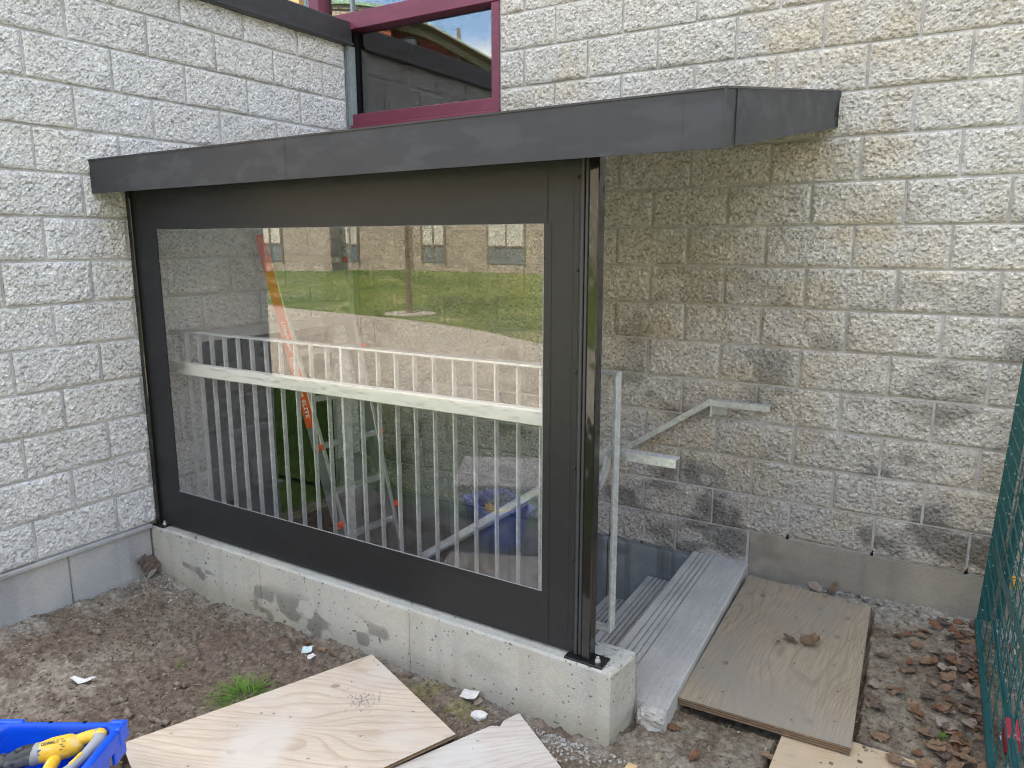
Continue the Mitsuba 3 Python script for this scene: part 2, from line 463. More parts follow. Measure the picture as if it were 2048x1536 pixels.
# ------------------------------------------------------------------ split-face block work
def block_mesh(w, h, seed, o, eu, en, proud=0.0):
    """A rough block face w x h with its lower left corner at o, running along eu, facing en."""
    r = np.random.default_rng(seed)
    nx, nz = max(3, int(w / 0.0066)), max(3, int(h / 0.0066))
    u, v = np.meshgrid(np.linspace(0, w, nx + 1), np.linspace(0, h, nz + 1), indexing='ij')
    q = np.stack([u, v, 0 * u + seed * 1.37], -1)
    e = np.minimum(np.minimum(u, w - u), np.minimum(v, h - v))
    mask = np.clip(e / 0.016, 0, 1) ** 0.7
    d = 0.003 + proud + mask * (0.005 + 0.020 * (meshkit.fbm(q * 8, 3, seed) - 0.38) + 0.0125 * (meshkit.fbm(q * 82, 2, seed + 9) - 0.5) + r.normal(0, 0.0017, u.shape))
    inner = np.zeros_like(u)
    inner[1:-1, 1:-1] = 1
    ju, jv = r.normal(0, 0.0016, u.shape) * inner, r.normal(0, 0.0016, u.shape) * inner
    edge = (meshkit.fbm(q * 34, 2, seed + 4) - 0.5) * 0.007
    ju[0], ju[-1] = np.abs(edge[0]), -np.abs(edge[-1])
    jv[:, 0], jv[:, -1] = np.abs(edge[:, 0]), -np.abs(edge[:, -1])
    u, v = u + ju, v + jv
    o, eu, en = (np.asarray(a, float) for a in (o, eu, en))
    ez = np.array([0, 0, 1.0])
    P = o + u[..., None] * eu + v[..., None] * ez + d[..., None] * en
    i, j = np.meshgrid(np.arange(nx), np.arange(nz), indexing='ij')
    a = i * (nz + 1) + j
    F = np.stack([a, a + nz + 1, a + nz + 2, a + 1], -1).reshape(-1, 4)
    F = np.vstack([F[:, [0, 1, 2]], F[:, [0, 2, 3]]])
    # rim going back into the mortar
    idx = np.arange((nx + 1) * (nz + 1)).reshape(nx + 1, nz + 1)
    ring = np.concatenate([idx[:, 0], idx[-1, 1:], idx[-2::-1, -1], idx[0, -2:0:-1]])
    V = P.reshape(-1, 3)
    n0 = len(V)
    dd = d.reshape(-1)[ring]
    back = V[ring] - (dd[:, None] + 0.014) * en
    k = np.arange(len(ring))
    k2 = (k + 1) % len(ring)
    R = np.vstack([np.stack([ring[k2], ring[k], n0 + k], 1), np.stack([ring[k2], n0 + k, n0 + k2], 1)])
    if np.cross(eu, ez) @ en < 0:
        F, R = F[:, ::-1], R[:, ::-1]
    return trimesh.Trimesh(np.vstack([V, back]), np.vstack([F, R]), process=False)


def courses(parent, name, rows, z0, h0, half_even, lo, hi, plane, axis, en, mat, holes=(), seed0=0):
    """Courses of blocks on a wall. axis 'x' or 'y'; holes = [(h_lo, h_hi, z_lo, z_hi)]."""
    seed = seed0
    for r in rows:
        zl, zh = z0 + 0.2 * r, z0 + 0.2 * r + 0.2
        off = 0.2 if (r % 2 == 0) == half_even else 0.0
        n0 = math.floor((lo - h0 - off) / 0.4)
        for n in range(n0, n0 + int((hi - lo) / 0.4) + 3):
            a, b = h0 + off + 0.4 * n, h0 + off + 0.4 * n + 0.4
            segs = [(max(a, lo), min(b, hi))]
            bz0, bz1 = zl, zh
            for (g0, g1, s0, s1) in holes:
                if s1 <= zl + 0.02 or s0 >= zh - 0.02:
                    continue
                if s0 > zl + 0.02 and s0 < zh:      # hole starts inside this course: shorter block below it
                    if a < g1 and b > g0:
                        cut = []
                        for (c, d) in segs:
                            cut += [(c, min(d, g0), bz0, bz1), (max(c, g0), min(d, g1), bz0, s0), (max(c, g1), d, bz0, bz1)]
                        segs = [x for x in cut if x[1] - x[0] > 0.03 and x[3] - x[2] > 0.03]
                    continue
                cut = []
                for sgm in segs:
                    c, d = sgm[:2]
                    cut += [(c, min(d, g0)) + tuple(sgm[2:]), (max(c, g1), d) + tuple(sgm[2:])]
                segs = [x for x in cut if x[1] - x[0] > 0.03]
            for sgm in segs:
                c, d = sgm[:2]
                e0, e1 = (sgm[2], sgm[3]) if len(sgm) == 4 else (bz0, bz1)
                if d - c < 0.03:
                    continue
                seed += 1
                g = 0.0055
                if axis == 'x':
                    o, eu = (c + g, plane, e0 + g), (1, 0, 0)
                else:
                    o, eu = (plane, c + g, e0 + g), (0, 1, 0)
                pr_ = np.random.default_rng(seed).uniform(-0.002, 0.003)
                put(name, block_mesh(d - c - 2 * g, e1 - e0 - 2 * g, seed, o, eu, en, pr_), mat, parent)


def mortar_sheet(lo, hi, zl, zh, plane, axis, depth, step=0.03):
    nu, nv = int((hi - lo) / step), int((zh - zl) / step)

    def f(u, v):
        h, z = lo + u * (hi - lo), zl + v * (zh - zl)
        q = np.stack([h, 0 * h, z], -1)
        d = depth + 0.003 * (meshkit.fbm(q * 22, 3, 5) - 0.5)
        return np.stack([h, plane + d, z], -1) if axis == 'x' else np.stack([plane + d, h, z], -1)
    return grid(nu, nv, f)


# the main wall: plane y = 0, facing the camera
WALL = thing('building_wall', 'tall cream split-face block wall of the building behind the screen, darker and stained low down', 'wall')
WZ = 0.26
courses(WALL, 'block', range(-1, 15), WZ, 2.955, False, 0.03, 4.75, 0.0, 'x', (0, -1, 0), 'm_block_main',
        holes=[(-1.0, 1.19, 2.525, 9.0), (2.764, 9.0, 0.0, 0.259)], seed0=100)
put('mortar', cat([mortar_sheet(0.0, 1.19, 0.05, 2.525, 0.0, 'x', 0.004), mortar_sheet(1.19, 4.9, 0.05, 3.3, 0.0, 'x', 0.004)]), 'm_mortar', WALL, smooth=True)
put('foundation', box(2.764, 6.5, -0.006, 0.3, -0.6, 0.256, 0.004), 'm_foundation_main', WALL)
put('upper_storey', cat([box(1.19, 14, 0.03, 0.35, 3.28, 7.3), box(-12, 1.19, 0.03, 0.35, 4.6, 7.3), box(-12, -0.62, 0.03, 0.35, 2.9, 4.6), box(-12, 14, 0.35, 9, 7.0, 7.3), box(4.75, 14, 0.03, 0.35, -0.5, 3.28)]), 'm_mortar', WALL)
for i, x in enumerate([1.955, 2.155, 2.56, 2.955, 3.355, 3.755]):
    z = 0.264 if x > 2.764 else 0.066
    put('weep_hole', hull_pts([(x - 0.007, -0.008, z - 0.004), (x + 0.008, -0.008, z - 0.004), (x + 0.005, -0.008, z + 0.026), (x - 0.007, 0.0, z - 0.004), (x + 0.008, 0.0, z - 0.004), (x + 0.005, 0.0, z + 0.026)]), 'm_dark', WALL)

# windows of the main wall
W1 = f'{WALL}__window'
labels[W1] = {'label': 'window with wine-red frame mirroring the brick building and the sky'}
put('frame', cat([
    box(1.135, 1.187, -0.012, 0.09, 2.60, 3.139, 0.003),
    box(0.03, 1.187, -0.014, 0.09, 2.548, 2.617, 0.003),
    box(0.02, 1.195, -0.030, 0.09, 2.522, 2.546, 0.003),
    box(-0.60, 1.187, -0.016, 0.09, 3.141, 3.245, 0.003)]), 'm_maroon', W1)
put('pane', grid(8, 8, lambda u, v: np.stack([0.03 + 1.105 * u, 0.052 + 0 * u, 2.617 + 0.524 * v], -1)), 'm_glass', W1)
put('gasket', cat([box(0.03, 1.135, 0.046, 0.054, 2.617, 2.624), box(1.127, 1.1345, 0.046, 0.054, 2.62, 3.139), box(0.03, 0.055, 0.03, 0.054, 2.617, 3.139)]), 'm_dark', W1)
W2 = f'{WALL}__window_001'
labels[W2] = {'label': 'upper window above the transom, cut off by the coping'}
put('frame', cat([box(-0.325, -0.235, -0.014, 0.09, 3.246, 4.6, 0.003), box(1.135, 1.187, -0.012, 0.09, 3.246, 4.6, 0.003)]), 'm_maroon', W2)
put('pane', grid(4, 4, lambda u, v: np.stack([-0.235 + 1.37 * u, 0.052 + 0 * u, 3.246 + 1.354 * v], -1)), 'm_glass', W2)
put('mullion', box(0.005, 0.022, 0.035, 0.075, 3.246, 4.6), 'm_trim_grey', W2)
put('interior', cat([box(-0.62, 1.19, 1.4, 1.42, 2.3, 4.6), box(-0.62, 1.19, 0.1, 1.4, 2.28, 2.30), box(-0.64, -0.62, 0.1, 1.4, 2.3, 4.6), box(1.19, 1.21, 0.1, 1.4, 2.3, 4.6), box(-0.62, 1.19, 0.1, 1.4, 4.6, 4.62)]), 'm_dark', WALL)
put('stucco_panel', box(-0.62, -0.418, 0.0, 0.09, 3.246, 4.6), 'm_yellow_wall', WALL)
put('timber_trim', box(-0.416, -0.378, -0.008, 0.09, 3.246, 4.6), 'm_wood_trim', WALL)
put('metal_trim', cat([box(-0.376 + 0.017 * i, -0.362 + 0.017 * i, -0.006 - 0.004 * (i % 2), 0.09, 3.246, 4.6) for i in range(3)]), 'm_trim_grey', WALL)

# the wing wall: plane x = 0, facing right; its free end is at y = -2.46
WING = thing('wing_wall', 'low pale grey split-face block wall on the left under a dark metal coping', 'wall')
DOOR = (-1.27, -0.25, -1.1, 1.235)
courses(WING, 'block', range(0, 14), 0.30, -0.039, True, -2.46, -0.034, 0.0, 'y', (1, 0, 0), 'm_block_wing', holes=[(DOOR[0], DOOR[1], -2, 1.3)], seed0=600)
ms = [mortar_sheet(-2.46, DOOR[0], 0.30, 3.06, 0.0, 'y', -0.004), mortar_sheet(DOOR[1], -0.03, 0.30, 3.06, 0.0, 'y', -0.004), mortar_sheet(DOOR[0], DOOR[1], DOOR[3], 3.06, 0.0, 'y', -0.004)]
put('mortar', cat(ms), 'm_mortar', WING, smooth=True)
# the wall's end face, rough too
for r in range(14):
    put('block', block_mesh(0.37, 0.189, 900 + r, (-0.385, -2.46, 0.3055 + 0.2 * r), (1, 0, 0), (0, -1, 0)), 'm_block_wing', WING)
put('core', cat([box(-6, -0.012, -2.452, -2.25, -0.5, 3.06), box(-0.22, -0.012, -2.26, DOOR[0], -1.2, 3.06), box(-0.22, -0.012, DOOR[1], 0.0, -1.2, 3.06), box(-0.22, -0.012, DOOR[0], DOOR[1], DOOR[3] + 0.01, 3.06)]), 'm_mortar', WING)
put('coping', cat([box(-0.30, 0.045, -2.52, 0.0, 3.062, 3.19, 0.004), box(-0.3, 0.060, -2.52, 0.0, 3.043, 3.0625, 0.003), box(-6, -0.3, -2.52, 0.0, 3.05, 3.12)]), 'm_coping', WING)
put('expansion_joint', cat([box(0.002 + 0.0095 * i, 0.010 + 0.0095 * i, -0.032 + 0.005 * (i % 2), 0.05, 0.3 if i < 2 else 2.53, 3.043) for i in range(4)]), 'm_trim_grey', WING)
put('flashing', box(-0.05, 0.026, -2.47, -1.668, 0.279, 0.2975, 0.002), 'm_foundation', WING)
for (y0, y1) in [(-2.46, -2.1035), (-2.0965, -1.67)]:
    put('foundation_panel', box(-0.2, 0.004, y0, y1, -0.5, 0.277, 0.003), 'm_foundation', WING)
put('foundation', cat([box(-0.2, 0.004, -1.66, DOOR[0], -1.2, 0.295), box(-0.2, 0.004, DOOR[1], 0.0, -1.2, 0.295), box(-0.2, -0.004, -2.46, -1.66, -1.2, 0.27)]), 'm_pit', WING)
D = f'{WING}__door'
labels[D] = {'label': 'dark recessed basement door at the foot of the stairs'}
put('leaf', box(-0.20, -0.16, DOOR[0] + 0.05, DOOR[1] - 0.05, -1.06, DOOR[3] - 0.05, 0.003), 'm_dark', D)
put('frame', cat([box(-0.2, -0.03, DOOR[0], DOOR[0] + 0.05, -1.06, DOOR[3]), box(-0.2, -0.03, DOOR[1] - 0.05, DOOR[1], -1.06, DOOR[3]), box(-0.2, -0.03, DOOR[0] + 0.05, DOOR[1] - 0.05, DOOR[3] - 0.05, DOOR[3])]), 'm_black', D)
put('lintel', box(-0.18, 0.012, DOOR[0] - 0.1, DOOR[1] + 0.1, DOOR[3], 1.296, 0.003), 'm_foundation', WING)

# ------------------------------------------------------------------ ground
def gz(x, y):
    """Height of the yard's soil."""
    x, y = np.asarray(x, float), np.asarray(y, float)
    q = np.stack([x, y, 0 * x], -1)
    base = 0.0 - 0.03 * np.clip(1 - x / 1.4, 0, 1) + 0.035 * np.clip((x - 2.8) / 0.6, 0, 1) * np.clip((y + 1.6) / 1.2, 0, 1)
    base = base + 0.05 * np.clip((-1.9 - y) / 0.6, 0, 1) * np.clip(1 - x / 0.7, 0, 1)
    heap = 0.05 * np.exp(-((x - 0.15) ** 2 + (y + 1.78) ** 2) / 0.05) + 0.03 * np.exp(-((x - 0.05) ** 2) / 0.02)
    return base + heap + 0.045 * (meshkit.fbm(q * 2.2, 3, 1) - 0.5)


def soil(x, y):
    q = np.stack([x, y, 0 * x], -1)
    rough = 1.0 - 0.6 * np.clip((x - 2.7) / 0.3, 0, 1)
    lumps = meshkit.fbm(q * 24, 3, 2)
    return gz(x, y) + rough * (0.034 * (lumps - 0.5) + 0.019 * (meshkit.fbm(q * 80, 2, 3) - 0.5)) + 0.004 * (meshkit.fbm(q * 12, 3, 8) - 0.5)


PIT = sg.Polygon([(-1, -1.56), (2.62, -1.56), (2.62, -1.47), (2.74, -1.47), (2.70, 0.5), (-1, 0.5)])
nx, ny = 640, 430
X, Y = np.meshgrid(np.linspace(-0.06, 4.7, nx + 1), np.linspace(-3.2, 0.02, ny + 1), indexing='ij')
Z = soil(X, Y)
i, j = np.meshgrid(np.arange(nx), np.arange(ny), indexing='ij')
cx, cy = (X[:-1, :-1] + X[1:, 1:]) / 2, (Y[:-1, :-1] + Y[1:, 1:]) / 2
import shapely
under = np.zeros_like(Z, bool)
for poly_ in ([(1.604, -1.700), (2.222, -1.945), (1.865, -2.842), (1.246, -2.600)], [(2.338, -1.694), (2.272, -1.846), (1.98, -2.50), (2.80, -2.70), (2.96, -2.10)], [(2.792, -0.085), (3.385, -0.135), (3.446, -1.292), (2.832, -1.322)], [(3.216, -1.20), (3.215, -2.3), (4.0, -2.3), (3.955, -1.19)]):
    under |= shapely.contains_xy(sg.Polygon(poly_).buffer(0.012), X, Y)
Z = np.where(under, Z - 0.035, Z)
keep = ~((cx < 2.70) & (cy > -1.57))
a = (i * (ny + 1) + j)[keep]
q = np.stack([a, a + ny + 1, a + ny + 2, a + 1], -1)
structure('ground', trimesh.Trimesh(np.stack([X, Y, Z], -1).reshape(-1, 3), np.vstack([q[:, [0, 1, 2]], q[:, [0, 2, 3]]]), process=False), 'm_dirt', smooth=True)

MD = np.array([-0.52329, -0.85215])       # away from the wall, along which the far lawn rises


def lawn_z(x, y):
    s = (x - 3.645) * MD[0] + (y - 0.68) * MD[1]
    return 0.65 * np.clip((s - 20) / 8, 0, 1) ** 1.2


def lawn_sheet(x0, x1, y0, y1, nu, nv, dz=0.0, f=None):
    def g(u, v):
        x, y = x0 + (x1 - x0) * u, y0 + (y1 - y0) * v
        return np.stack([x, y, lawn_z(x, y) + dz], -1)
    return grid(nu, nv, g)


lawn = cat([lawn_sheet(-60, 40, -80, -3.19, 120, 100, -0.004), lawn_sheet(-300, -60, -300, 300, 4, 20, -0.01), lawn_sheet(40, 300, -300, 300, 4, 20, -0.01), lawn_sheet(-60, 40, -300, -80, 4, 4, 0.0), lawn_sheet(4.69, 40, -6, 12, 8, 8, -0.03), lawn_sheet(-60, -0.05, -6, 12, 8, 8, -0.03), lawn_sheet(-0.05, 4.69, -6, -2.9, 4, 4, -0.12), lawn_sheet(-60, 40, 12, 300, 4, 8, -0.01)])
structure('lawn', lawn, 'm_lawn', smooth=True)
far = [(-40, -20.6), (-13.72, -13.67), (-11.47, -13.18), (-9.36, -12.85), (-7.12, -12.42), (-4.69, -11.66), (-2.68, -10.71), (2.0, -8.9), (30, -4)]
near = [(30, 0.5), (6, -4.7), (0.1, -5.75), (-1.34, -6.1), (-2.85, -6.1), (-4.5, -6.1), (-14, -9.5), (-40, -18)]
pm = prism(sg.Polygon(far + near), -0.02, 0.012).subdivide_to_size(2.0)
V = np.array(pm.vertices)
V[:, 2] += lawn_z(V[:, 0], V[:, 1])
pm.vertices = V
structure('path', pm, 'm_path')
# grass blades in the shade close to the yard, seen mirrored in the clear screen
gr = np.random.default_rng(3)
N = 9000
bx, by = gr.uniform(-7, 1.6, N), gr.uniform(-6.0, -3.25, N)
hh, an = gr.uniform(0.03, 0.075, N), gr.uniform(0, 6.28, N)
ln = gr.uniform(0.0, 0.05, N)
dx, dy = np.cos(an), np.sin(an)
V = np.stack([np.stack([bx - 0.006 * dy, by + 0.006 * dx, 0 * bx], -1), np.stack([bx + 0.006 * dy, by - 0.006 * dx, 0 * bx], -1), np.stack([bx + ln * dx, by + ln * dy, hh], -1)], 1).reshape(-1, 3)
scene['lawn_blades'] = mikit.ply(trimesh.Trimesh(V, np.arange(3 * N).reshape(-1, 3), process=False), 'm_grass')
labels['lawn_blades'] = {'label': 'short green grass between the yard and the path, mirrored dark in the screen', 'category': 'grass', 'kind': 'stuff'}

# ------------------------------------------------------------------ kerb, slab, stairs
KERB = thing('concrete_kerb_wall', 'low weathered concrete kerb wall carrying the dark screen, chipped at its right end', 'low wall')


def kerb():
    nx, prof = 260, []
    # profile in (y, z), going front-bottom -> top -> back-bottom
    y0, y1, zt, b = -1.662, -1.472, 0.284, 0.012
    pts = [(y0, -0.25)] + [(y0, z) for z in np.linspace(-0.2, zt - b, 30)] + [(y0 + b * (1 - math.cos(t)), zt - b + b * math.sin(t)) for t in np.linspace(0.3, 1.4, 4)]
    pts += [(y, zt) for y in np.linspace(y0 + b, y1 - b, 14)] + [(y1 - b * (1 - math.sin(t)), zt - b + b * math.cos(t)) for t in np.linspace(0.3, 1.4, 3)]
    pts += [(y1, z) for z in np.linspace(zt - b, -1.1, 20)]
    P = np.array(pts)
    n = len(P)

    def f(u, v):
        k = np.clip((v * (n - 1)).round().astype(int), 0, n - 1)
        y, z = P[k, 0], P[k, 1]
        xr = 2.697 + (y + 1.662) * 0.13
        x = 0.004 + (xr - 0.004) * u
        q = np.stack([x, y, z], -1)
        e = meshkit.fbm(q * 14, 3, 3) - 0.5
        d = 0.004 * e + 0.0022 * (meshkit.fbm(q * 80, 2, 4) - 0.5)
        near_end = np.clip((x - (xr - 0.03)) / 0.03, 0, 1)
        top = np.clip((z - 0.25) / 0.034, 0, 1)
        chip = np.clip(meshkit.fbm(q * 40, 2, 7) - 0.42, 0, 1) * 0.05 * near_end * np.clip(top + 0.3, 0, 1)
        front = (z < zt - b) & (y < -1.6)
        y = np.where(front, y + d + chip, y)
        z = np.where(z >= zt - b, z + d - chip - 0.03 * near_end ** 3 * 0.2, z)
        x = x - near_end * (0.004 * top + chip)
        return np.stack([x, y, z], -1)
    body = grid(nx, n - 1, f)
    V = np.array(body.vertices).reshape(nx + 1, n, 3)
    ring = V[-1]

    def g(u, v):      # the end face between the front profile and the back profile
        m = 40
        uu = u
        zf = -0.25 + (0.278 + 0.25) * v
        yy = -1.661 + (0.187) * uu
        xx = 2.697 + (yy + 1.662) * 0.13 - 0.003
        q = np.stack([xx, yy, zf], -1)
        e = np.minimum(np.minimum(uu, 1 - uu) * 0.19, (1 - v) * 0.5)
        xx = xx + 0.010 * (meshkit.fbm(q * 16, 3, 5) - 0.5) * np.clip(e / 0.02, 0, 1) + 0.006 * (meshkit.fbm(q * 60, 2, 6) - 0.5) - 0.007 * np.clip(1 - e / 0.007, 0, 1) * (0.4 + 1.6 * meshkit.fbm(q * 45, 2, 12))
        return np.stack([xx, yy, zf], -1)
    end = grid(24, 60, g)
    return cat([body, end])


put('kerb_body', kerb(), 'm_kerb', KERB, smooth=22)
for x in (0.86, 1.78):
    put('form_line', box(x - 0.003, x + 0.003, -1.6655, -1.655, 0.0, 0.268), 'm_kerb', KERB)

STAIRS = thing('concrete_stairs', 'pale broom-finished concrete steps with grooved nosings going down behind the screen', 'stairs')


def tread(x0, x1, z, th, y0=-1.466, y1=-0.004, grooves=4, right_skew=0.033, nose_skew=0.033):
    prof = [(x0, z - th), (x0, z - 0.008), (x0 + 0.008, z)]
    for k in range(grooves):
        g = x0 + 0.045 + 0.026 * k
        prof += [(g - 0.0042, z), (g - 0.0035, z - 0.009), (g + 0.0035, z - 0.009), (g + 0.0042, z)]
    prof += [(x1 - 0.006, z), (x1, z - 0.006), (x1, z - th)]
    m = trimesh.creation.extrude_polygon(sg.Polygon(prof), y1 - y0, engine='earcut')
    V = np.array(m.vertices)
    y = y1 - V[:, 2]
    t = (V[:, 0] - x0) / (x1 - x0)
    x = V[:, 0] + (-y) * (nose_skew * (1 - t) + right_skew * t)
    m2 = trimesh.Trimesh(np.stack([x, y, V[:, 1]], -1), m.faces, process=False)
    m2.fix_normals()
    return m2


TX = [2.46, 2.21, 1.956, 1.70, 1.45, 1.195, 0.94]
TZ = [0.082, -0.112, -0.300, -0.49, -0.68, -0.87, -1.06]
put('top_slab', tread(TX[0], 2.767, TZ[0], 0.20, right_skew=0.049), 'm_step', STAIRS)
# the slab runs on past the kerb's end and stops in a broken edge
be_ = trimesh.creation.icosphere(subdivisions=4, radius=1.0)
V = np.array(be_.vertices)
V = np.sign(V) * np.abs(V) ** 0.42
V = np.array([2.7865, -1.476, -0.005]) + V * np.array([0.055, 0.030, 0.086])
V[:, 0] += -(V[:, 1] + 1.476) * 0.04
d_ = meshkit.fbm(V * 55, 3, 3) - 0.5
V[:, 1] += 0.035 * d_ * np.clip((-1.466 - V[:, 1]) / 0.02, 0, 1)
V[:, 2] += -0.03 * np.clip(d_ + 0.1, 0, 1) * np.clip((-1.480 - V[:, 1]) / 0.02, 0, 1)
be_.vertices = V
put('broken_end', be_, 'm_step', STAIRS)
for k in range(1, 6):
    put('step', tread(TX[k], TX[k - 1] + 0.03, TZ[k], 0.20, y1=-0.047), 'm_step', STAIRS)
put('landing', box(-0.2, TX[5] + 0.05, -1.466, -0.047, -1.2, TZ[6]), 'm_step', STAIRS)
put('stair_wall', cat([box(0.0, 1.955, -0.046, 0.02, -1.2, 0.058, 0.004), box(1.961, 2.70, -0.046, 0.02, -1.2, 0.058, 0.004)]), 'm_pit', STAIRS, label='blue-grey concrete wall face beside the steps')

# ------------------------------------------------------------------ guard railing and handrails
RAIL = thing('guard_railing', 'galvanised railing of thin flat balusters standing behind the clear screen', 'railing')
RY = -1.445
put('top_rail', box(0.01, 2.604, RY - 0.02, RY + 0.02, 1.315, 1.325, 0.001), 'm_galv', RAIL)
put('bottom_rail', box(0.06, 2.604, RY - 0.02, RY + 0.02, 0.322, 0.332, 0.001), 'm_galv', RAIL)
put('end_post', box(2.595, 2.605, RY - 0.022, RY + 0.022, 0.322, 1.3245, 0.001), 'm_galv', RAIL)
for k in range(-12, 13):
    x = 1.364 + 0.1025 * k
    if k == -1:
        put('post', box(x - 0.007, x + 0.007, RY - 0.02, RY + 0.03, 0.24, 1.3148, 0.001), 'm_galv', RAIL)
    elif x < 2.5:
        put('baluster', box(x - 0.0032, x + 0.0032, RY - 0.012, RY + 0.012, 0.332, 1.315, 0.0008), 'm_galv', RAIL)
put('wide_rail', box(0.02, 2.50, RY - 0.058, RY - 0.018, 1.10, 1.162, 0.004), 'm_galv_worn', RAIL, label='wide worn horizontal rail fixed across the balusters')


def handrail(parent, y, xe, xt, zt, slope, x_low, wd=0.036):
    put('rail', cat([bar((xt, y, zt), (xe, y, zt), wd, 0.006, 0.001), bar((x_low, y, zt - slope * (xt - x_low)), (xt, y, zt), wd, 0.006, 0.001),
                     bar((xt, y - wd / 2 + 0.004, zt - 0.016), (xe, y - wd / 2 + 0.004, zt - 0.016), 0.006, 0.030, 0.001),
                     bar((x_low, y - wd / 2 + 0.004, zt - slope * (xt - x_low) - 0.016), (xt, y - wd / 2 + 0.004, zt - 0.016), 0.006, 0.030, 0.001)]), 'm_galv', parent)


HR = thing('wall_handrail', 'galvanised handrail fixed to the block wall, sloping down with the stairs', 'handrail')
handrail(HR, -0.085, 2.845, 2.537, 0.972, 0.685, 0.6)
for x in (2.55, 1.45):
    z = 0.972 - 0.685 * max(0, 2.537 - x) - 0.035
    b = f'{HR}__bracket' if x > 2 else f'{HR}__bracket_001'
    put('plate', cat([box(x - 0.005, x + 0.005, -0.105, -0.012, z - 0.055, z + 0.03, 0.001), box(x + 0.005, x + 0.062, -0.022, -0.014, z - 0.055, z + 0.012, 0.001)]), 'm_galv', b)
    put('bolt', rod((x + 0.036, -0.014, z - 0.02), (x + 0.036, -0.030, z - 0.02), 0.009, 8), 'm_galv', b)
HR2 = thing('inner_handrail', 'short galvanised handrail end sticking out beyond the black post', 'handrail')
handrail(HR2, -1.345, 2.80, 2.515, 1.008, 0.70, 0.65, 0.05)
put('bracket', hull_pts([(x_, y_, z_) for x_ in (2.522, 2.530) for (y_, z_) in ((-1.362, 0.99), (-1.33, 0.99), (-1.33, 0.93), (-1.42, 0.86), (-1.42, 0.90))]), 'm_galv', HR2)
put('bracket', hull_pts([(x_, y_, z_) for x_ in (1.36, 1.368) for (y_, z_) in ((-1.362, 0.19), (-1.33, 0.19), (-1.33, 0.13), (-1.42, 0.06), (-1.42, 0.10))]), 'm_galv', HR2)

# ------------------------------------------------------------------ posts and screen
M = -1.62


def post(x0, x1, label, side):
    k = thing('screen_post', label, 'post')
    put('tube', box(x0, x1, M - 0.018, M + 0.030, 0.292, 2.12, 0.0035), 'm_black_gloss', k, smooth=40)
    px0, px1 = (x0 - 0.06, x1 + 0.055)
    put('base_plate', box(max(px0, 0.006), px1, M - 0.036, M + 0.04, 0.2845, 0.2925, 0.001), 'm_black', k)
    bx_ = x1 + 0.026
    put('bolt', cat([trimesh.creation.cylinder(radius=0.011, height=0.008, sections=6, transform=trimesh.transformations.translation_matrix((bx_, M - 0.006, 0.2965))), trimesh.creation.cylinder(radius=0.0055, height=0.02, sections=10, transform=trimesh.transformations.translation_matrix((bx_, M - 0.006, 0.302)))]), 'm_galv', k, smooth=30)
    return k


P1 = post(2.566, 2.602, 'glossy black square steel post bolted to the right end of the kerb', 1)
post(0.012, 0.046, 'black steel post at the left end of the screen against the pale wall', 0)

SCREEN = thing('vinyl_screen', 'dark fabric weather screen with a large clear window, standing on the kerb', 'screen')
X0, X1, Z0, Z1 = 0.044, 2.562, 0.296, 2.07
VX0, VX1, VZ0, VZ1 = 0.220, 2.392, 0.505, 1.844


def bow(x, z):
    u, v = (x - VX0) / (VX1 - VX0), (z - VZ0) / (VZ1 - VZ0)
    uu, vv = np.clip(u, 0, 1), np.clip(v, 0, 1)
    return M + 0.0012 * np.sin(np.pi * uu) * np.sin(np.pi * vv) + 0.00016 * np.sin(x * 7 + 1) * np.sin(np.pi * vv) + 0.00008 * np.sin(z * 11 + x * 3)


def sheet(xa, xb, za, zb, nu, nv, dy=0.0):
    def f(u, v):
        x, z = xa + (xb - xa) * u, za + (zb - za) * v
        return np.stack([x, bow(x, z) + dy, z], -1)
    return grid(nu, nv, f)


def border(xa, xb, za, zb, nu, nv, name='fabric_border'):
    put(name, cat([sheet(xa, xb, za, zb, nu, nv, -0.002), sheet(xa, xb, za, zb, nu, nv, 0.002)]), 'm_screen_fabric', SCREEN, smooth=True)


border(X0, VX0, Z0, Z1, 6, 40)
border(VX1, X1 - 0.03, Z0, Z1, 6, 40)
border(VX0, VX1, VZ1, Z1, 60, 8)
border(VX0, VX1, Z0, VZ0, 60, 8)
put('clear_window', sheet(VX0, VX1, VZ0, VZ1, 90, 60), 'm_vinyl', SCREEN, smooth=True)
hem = []
hem.append(sheet(X1 - 0.046, X1 - 0.031, Z0, Z1, 2, 40, -0.0045))
for x in (VX1 - 0.012, ):
    hem.append(sheet(x, x + 0.026, VZ1 + 0.002, Z1, 2, 20, -0.0045))
hem.append(sheet(VX0 - 0.05, VX1 + 0.01, VZ1 + 0.006, VZ1 + 0.026, 40, 1, -0.0045))
hem.append(sheet(VX1 + 0.002, VX1 + 0.03, Z0, VZ1, 2, 40, -0.0038))
put('hem', cat(hem), 'm_screen_fabric', SCREEN, smooth=True)
put('keder_track', cat([box(X1 - 0.028, X1 - 0.016, M - 0.012, M + 0.012, Z0, Z1, 0.002), box(X1 - 0.013, X1 - 0.001, M - 0.009, M + 0.012, Z0, Z1, 0.002)]), 'm_coping', SCREEN)
put('stitching', cat([sheet(x, x + 0.0015, Z0, Z1, 1, 30, -0.006) for x in (X1 - 0.062, X1 - 0.038)] + [sheet(VX0 - 0.05, VX1 + 0.03, z, z + 0.0015, 40, 1, -0.0062) for z in (VZ1 + 0.030, VZ0 - 0.028)]), 'm_seam', SCREEN)
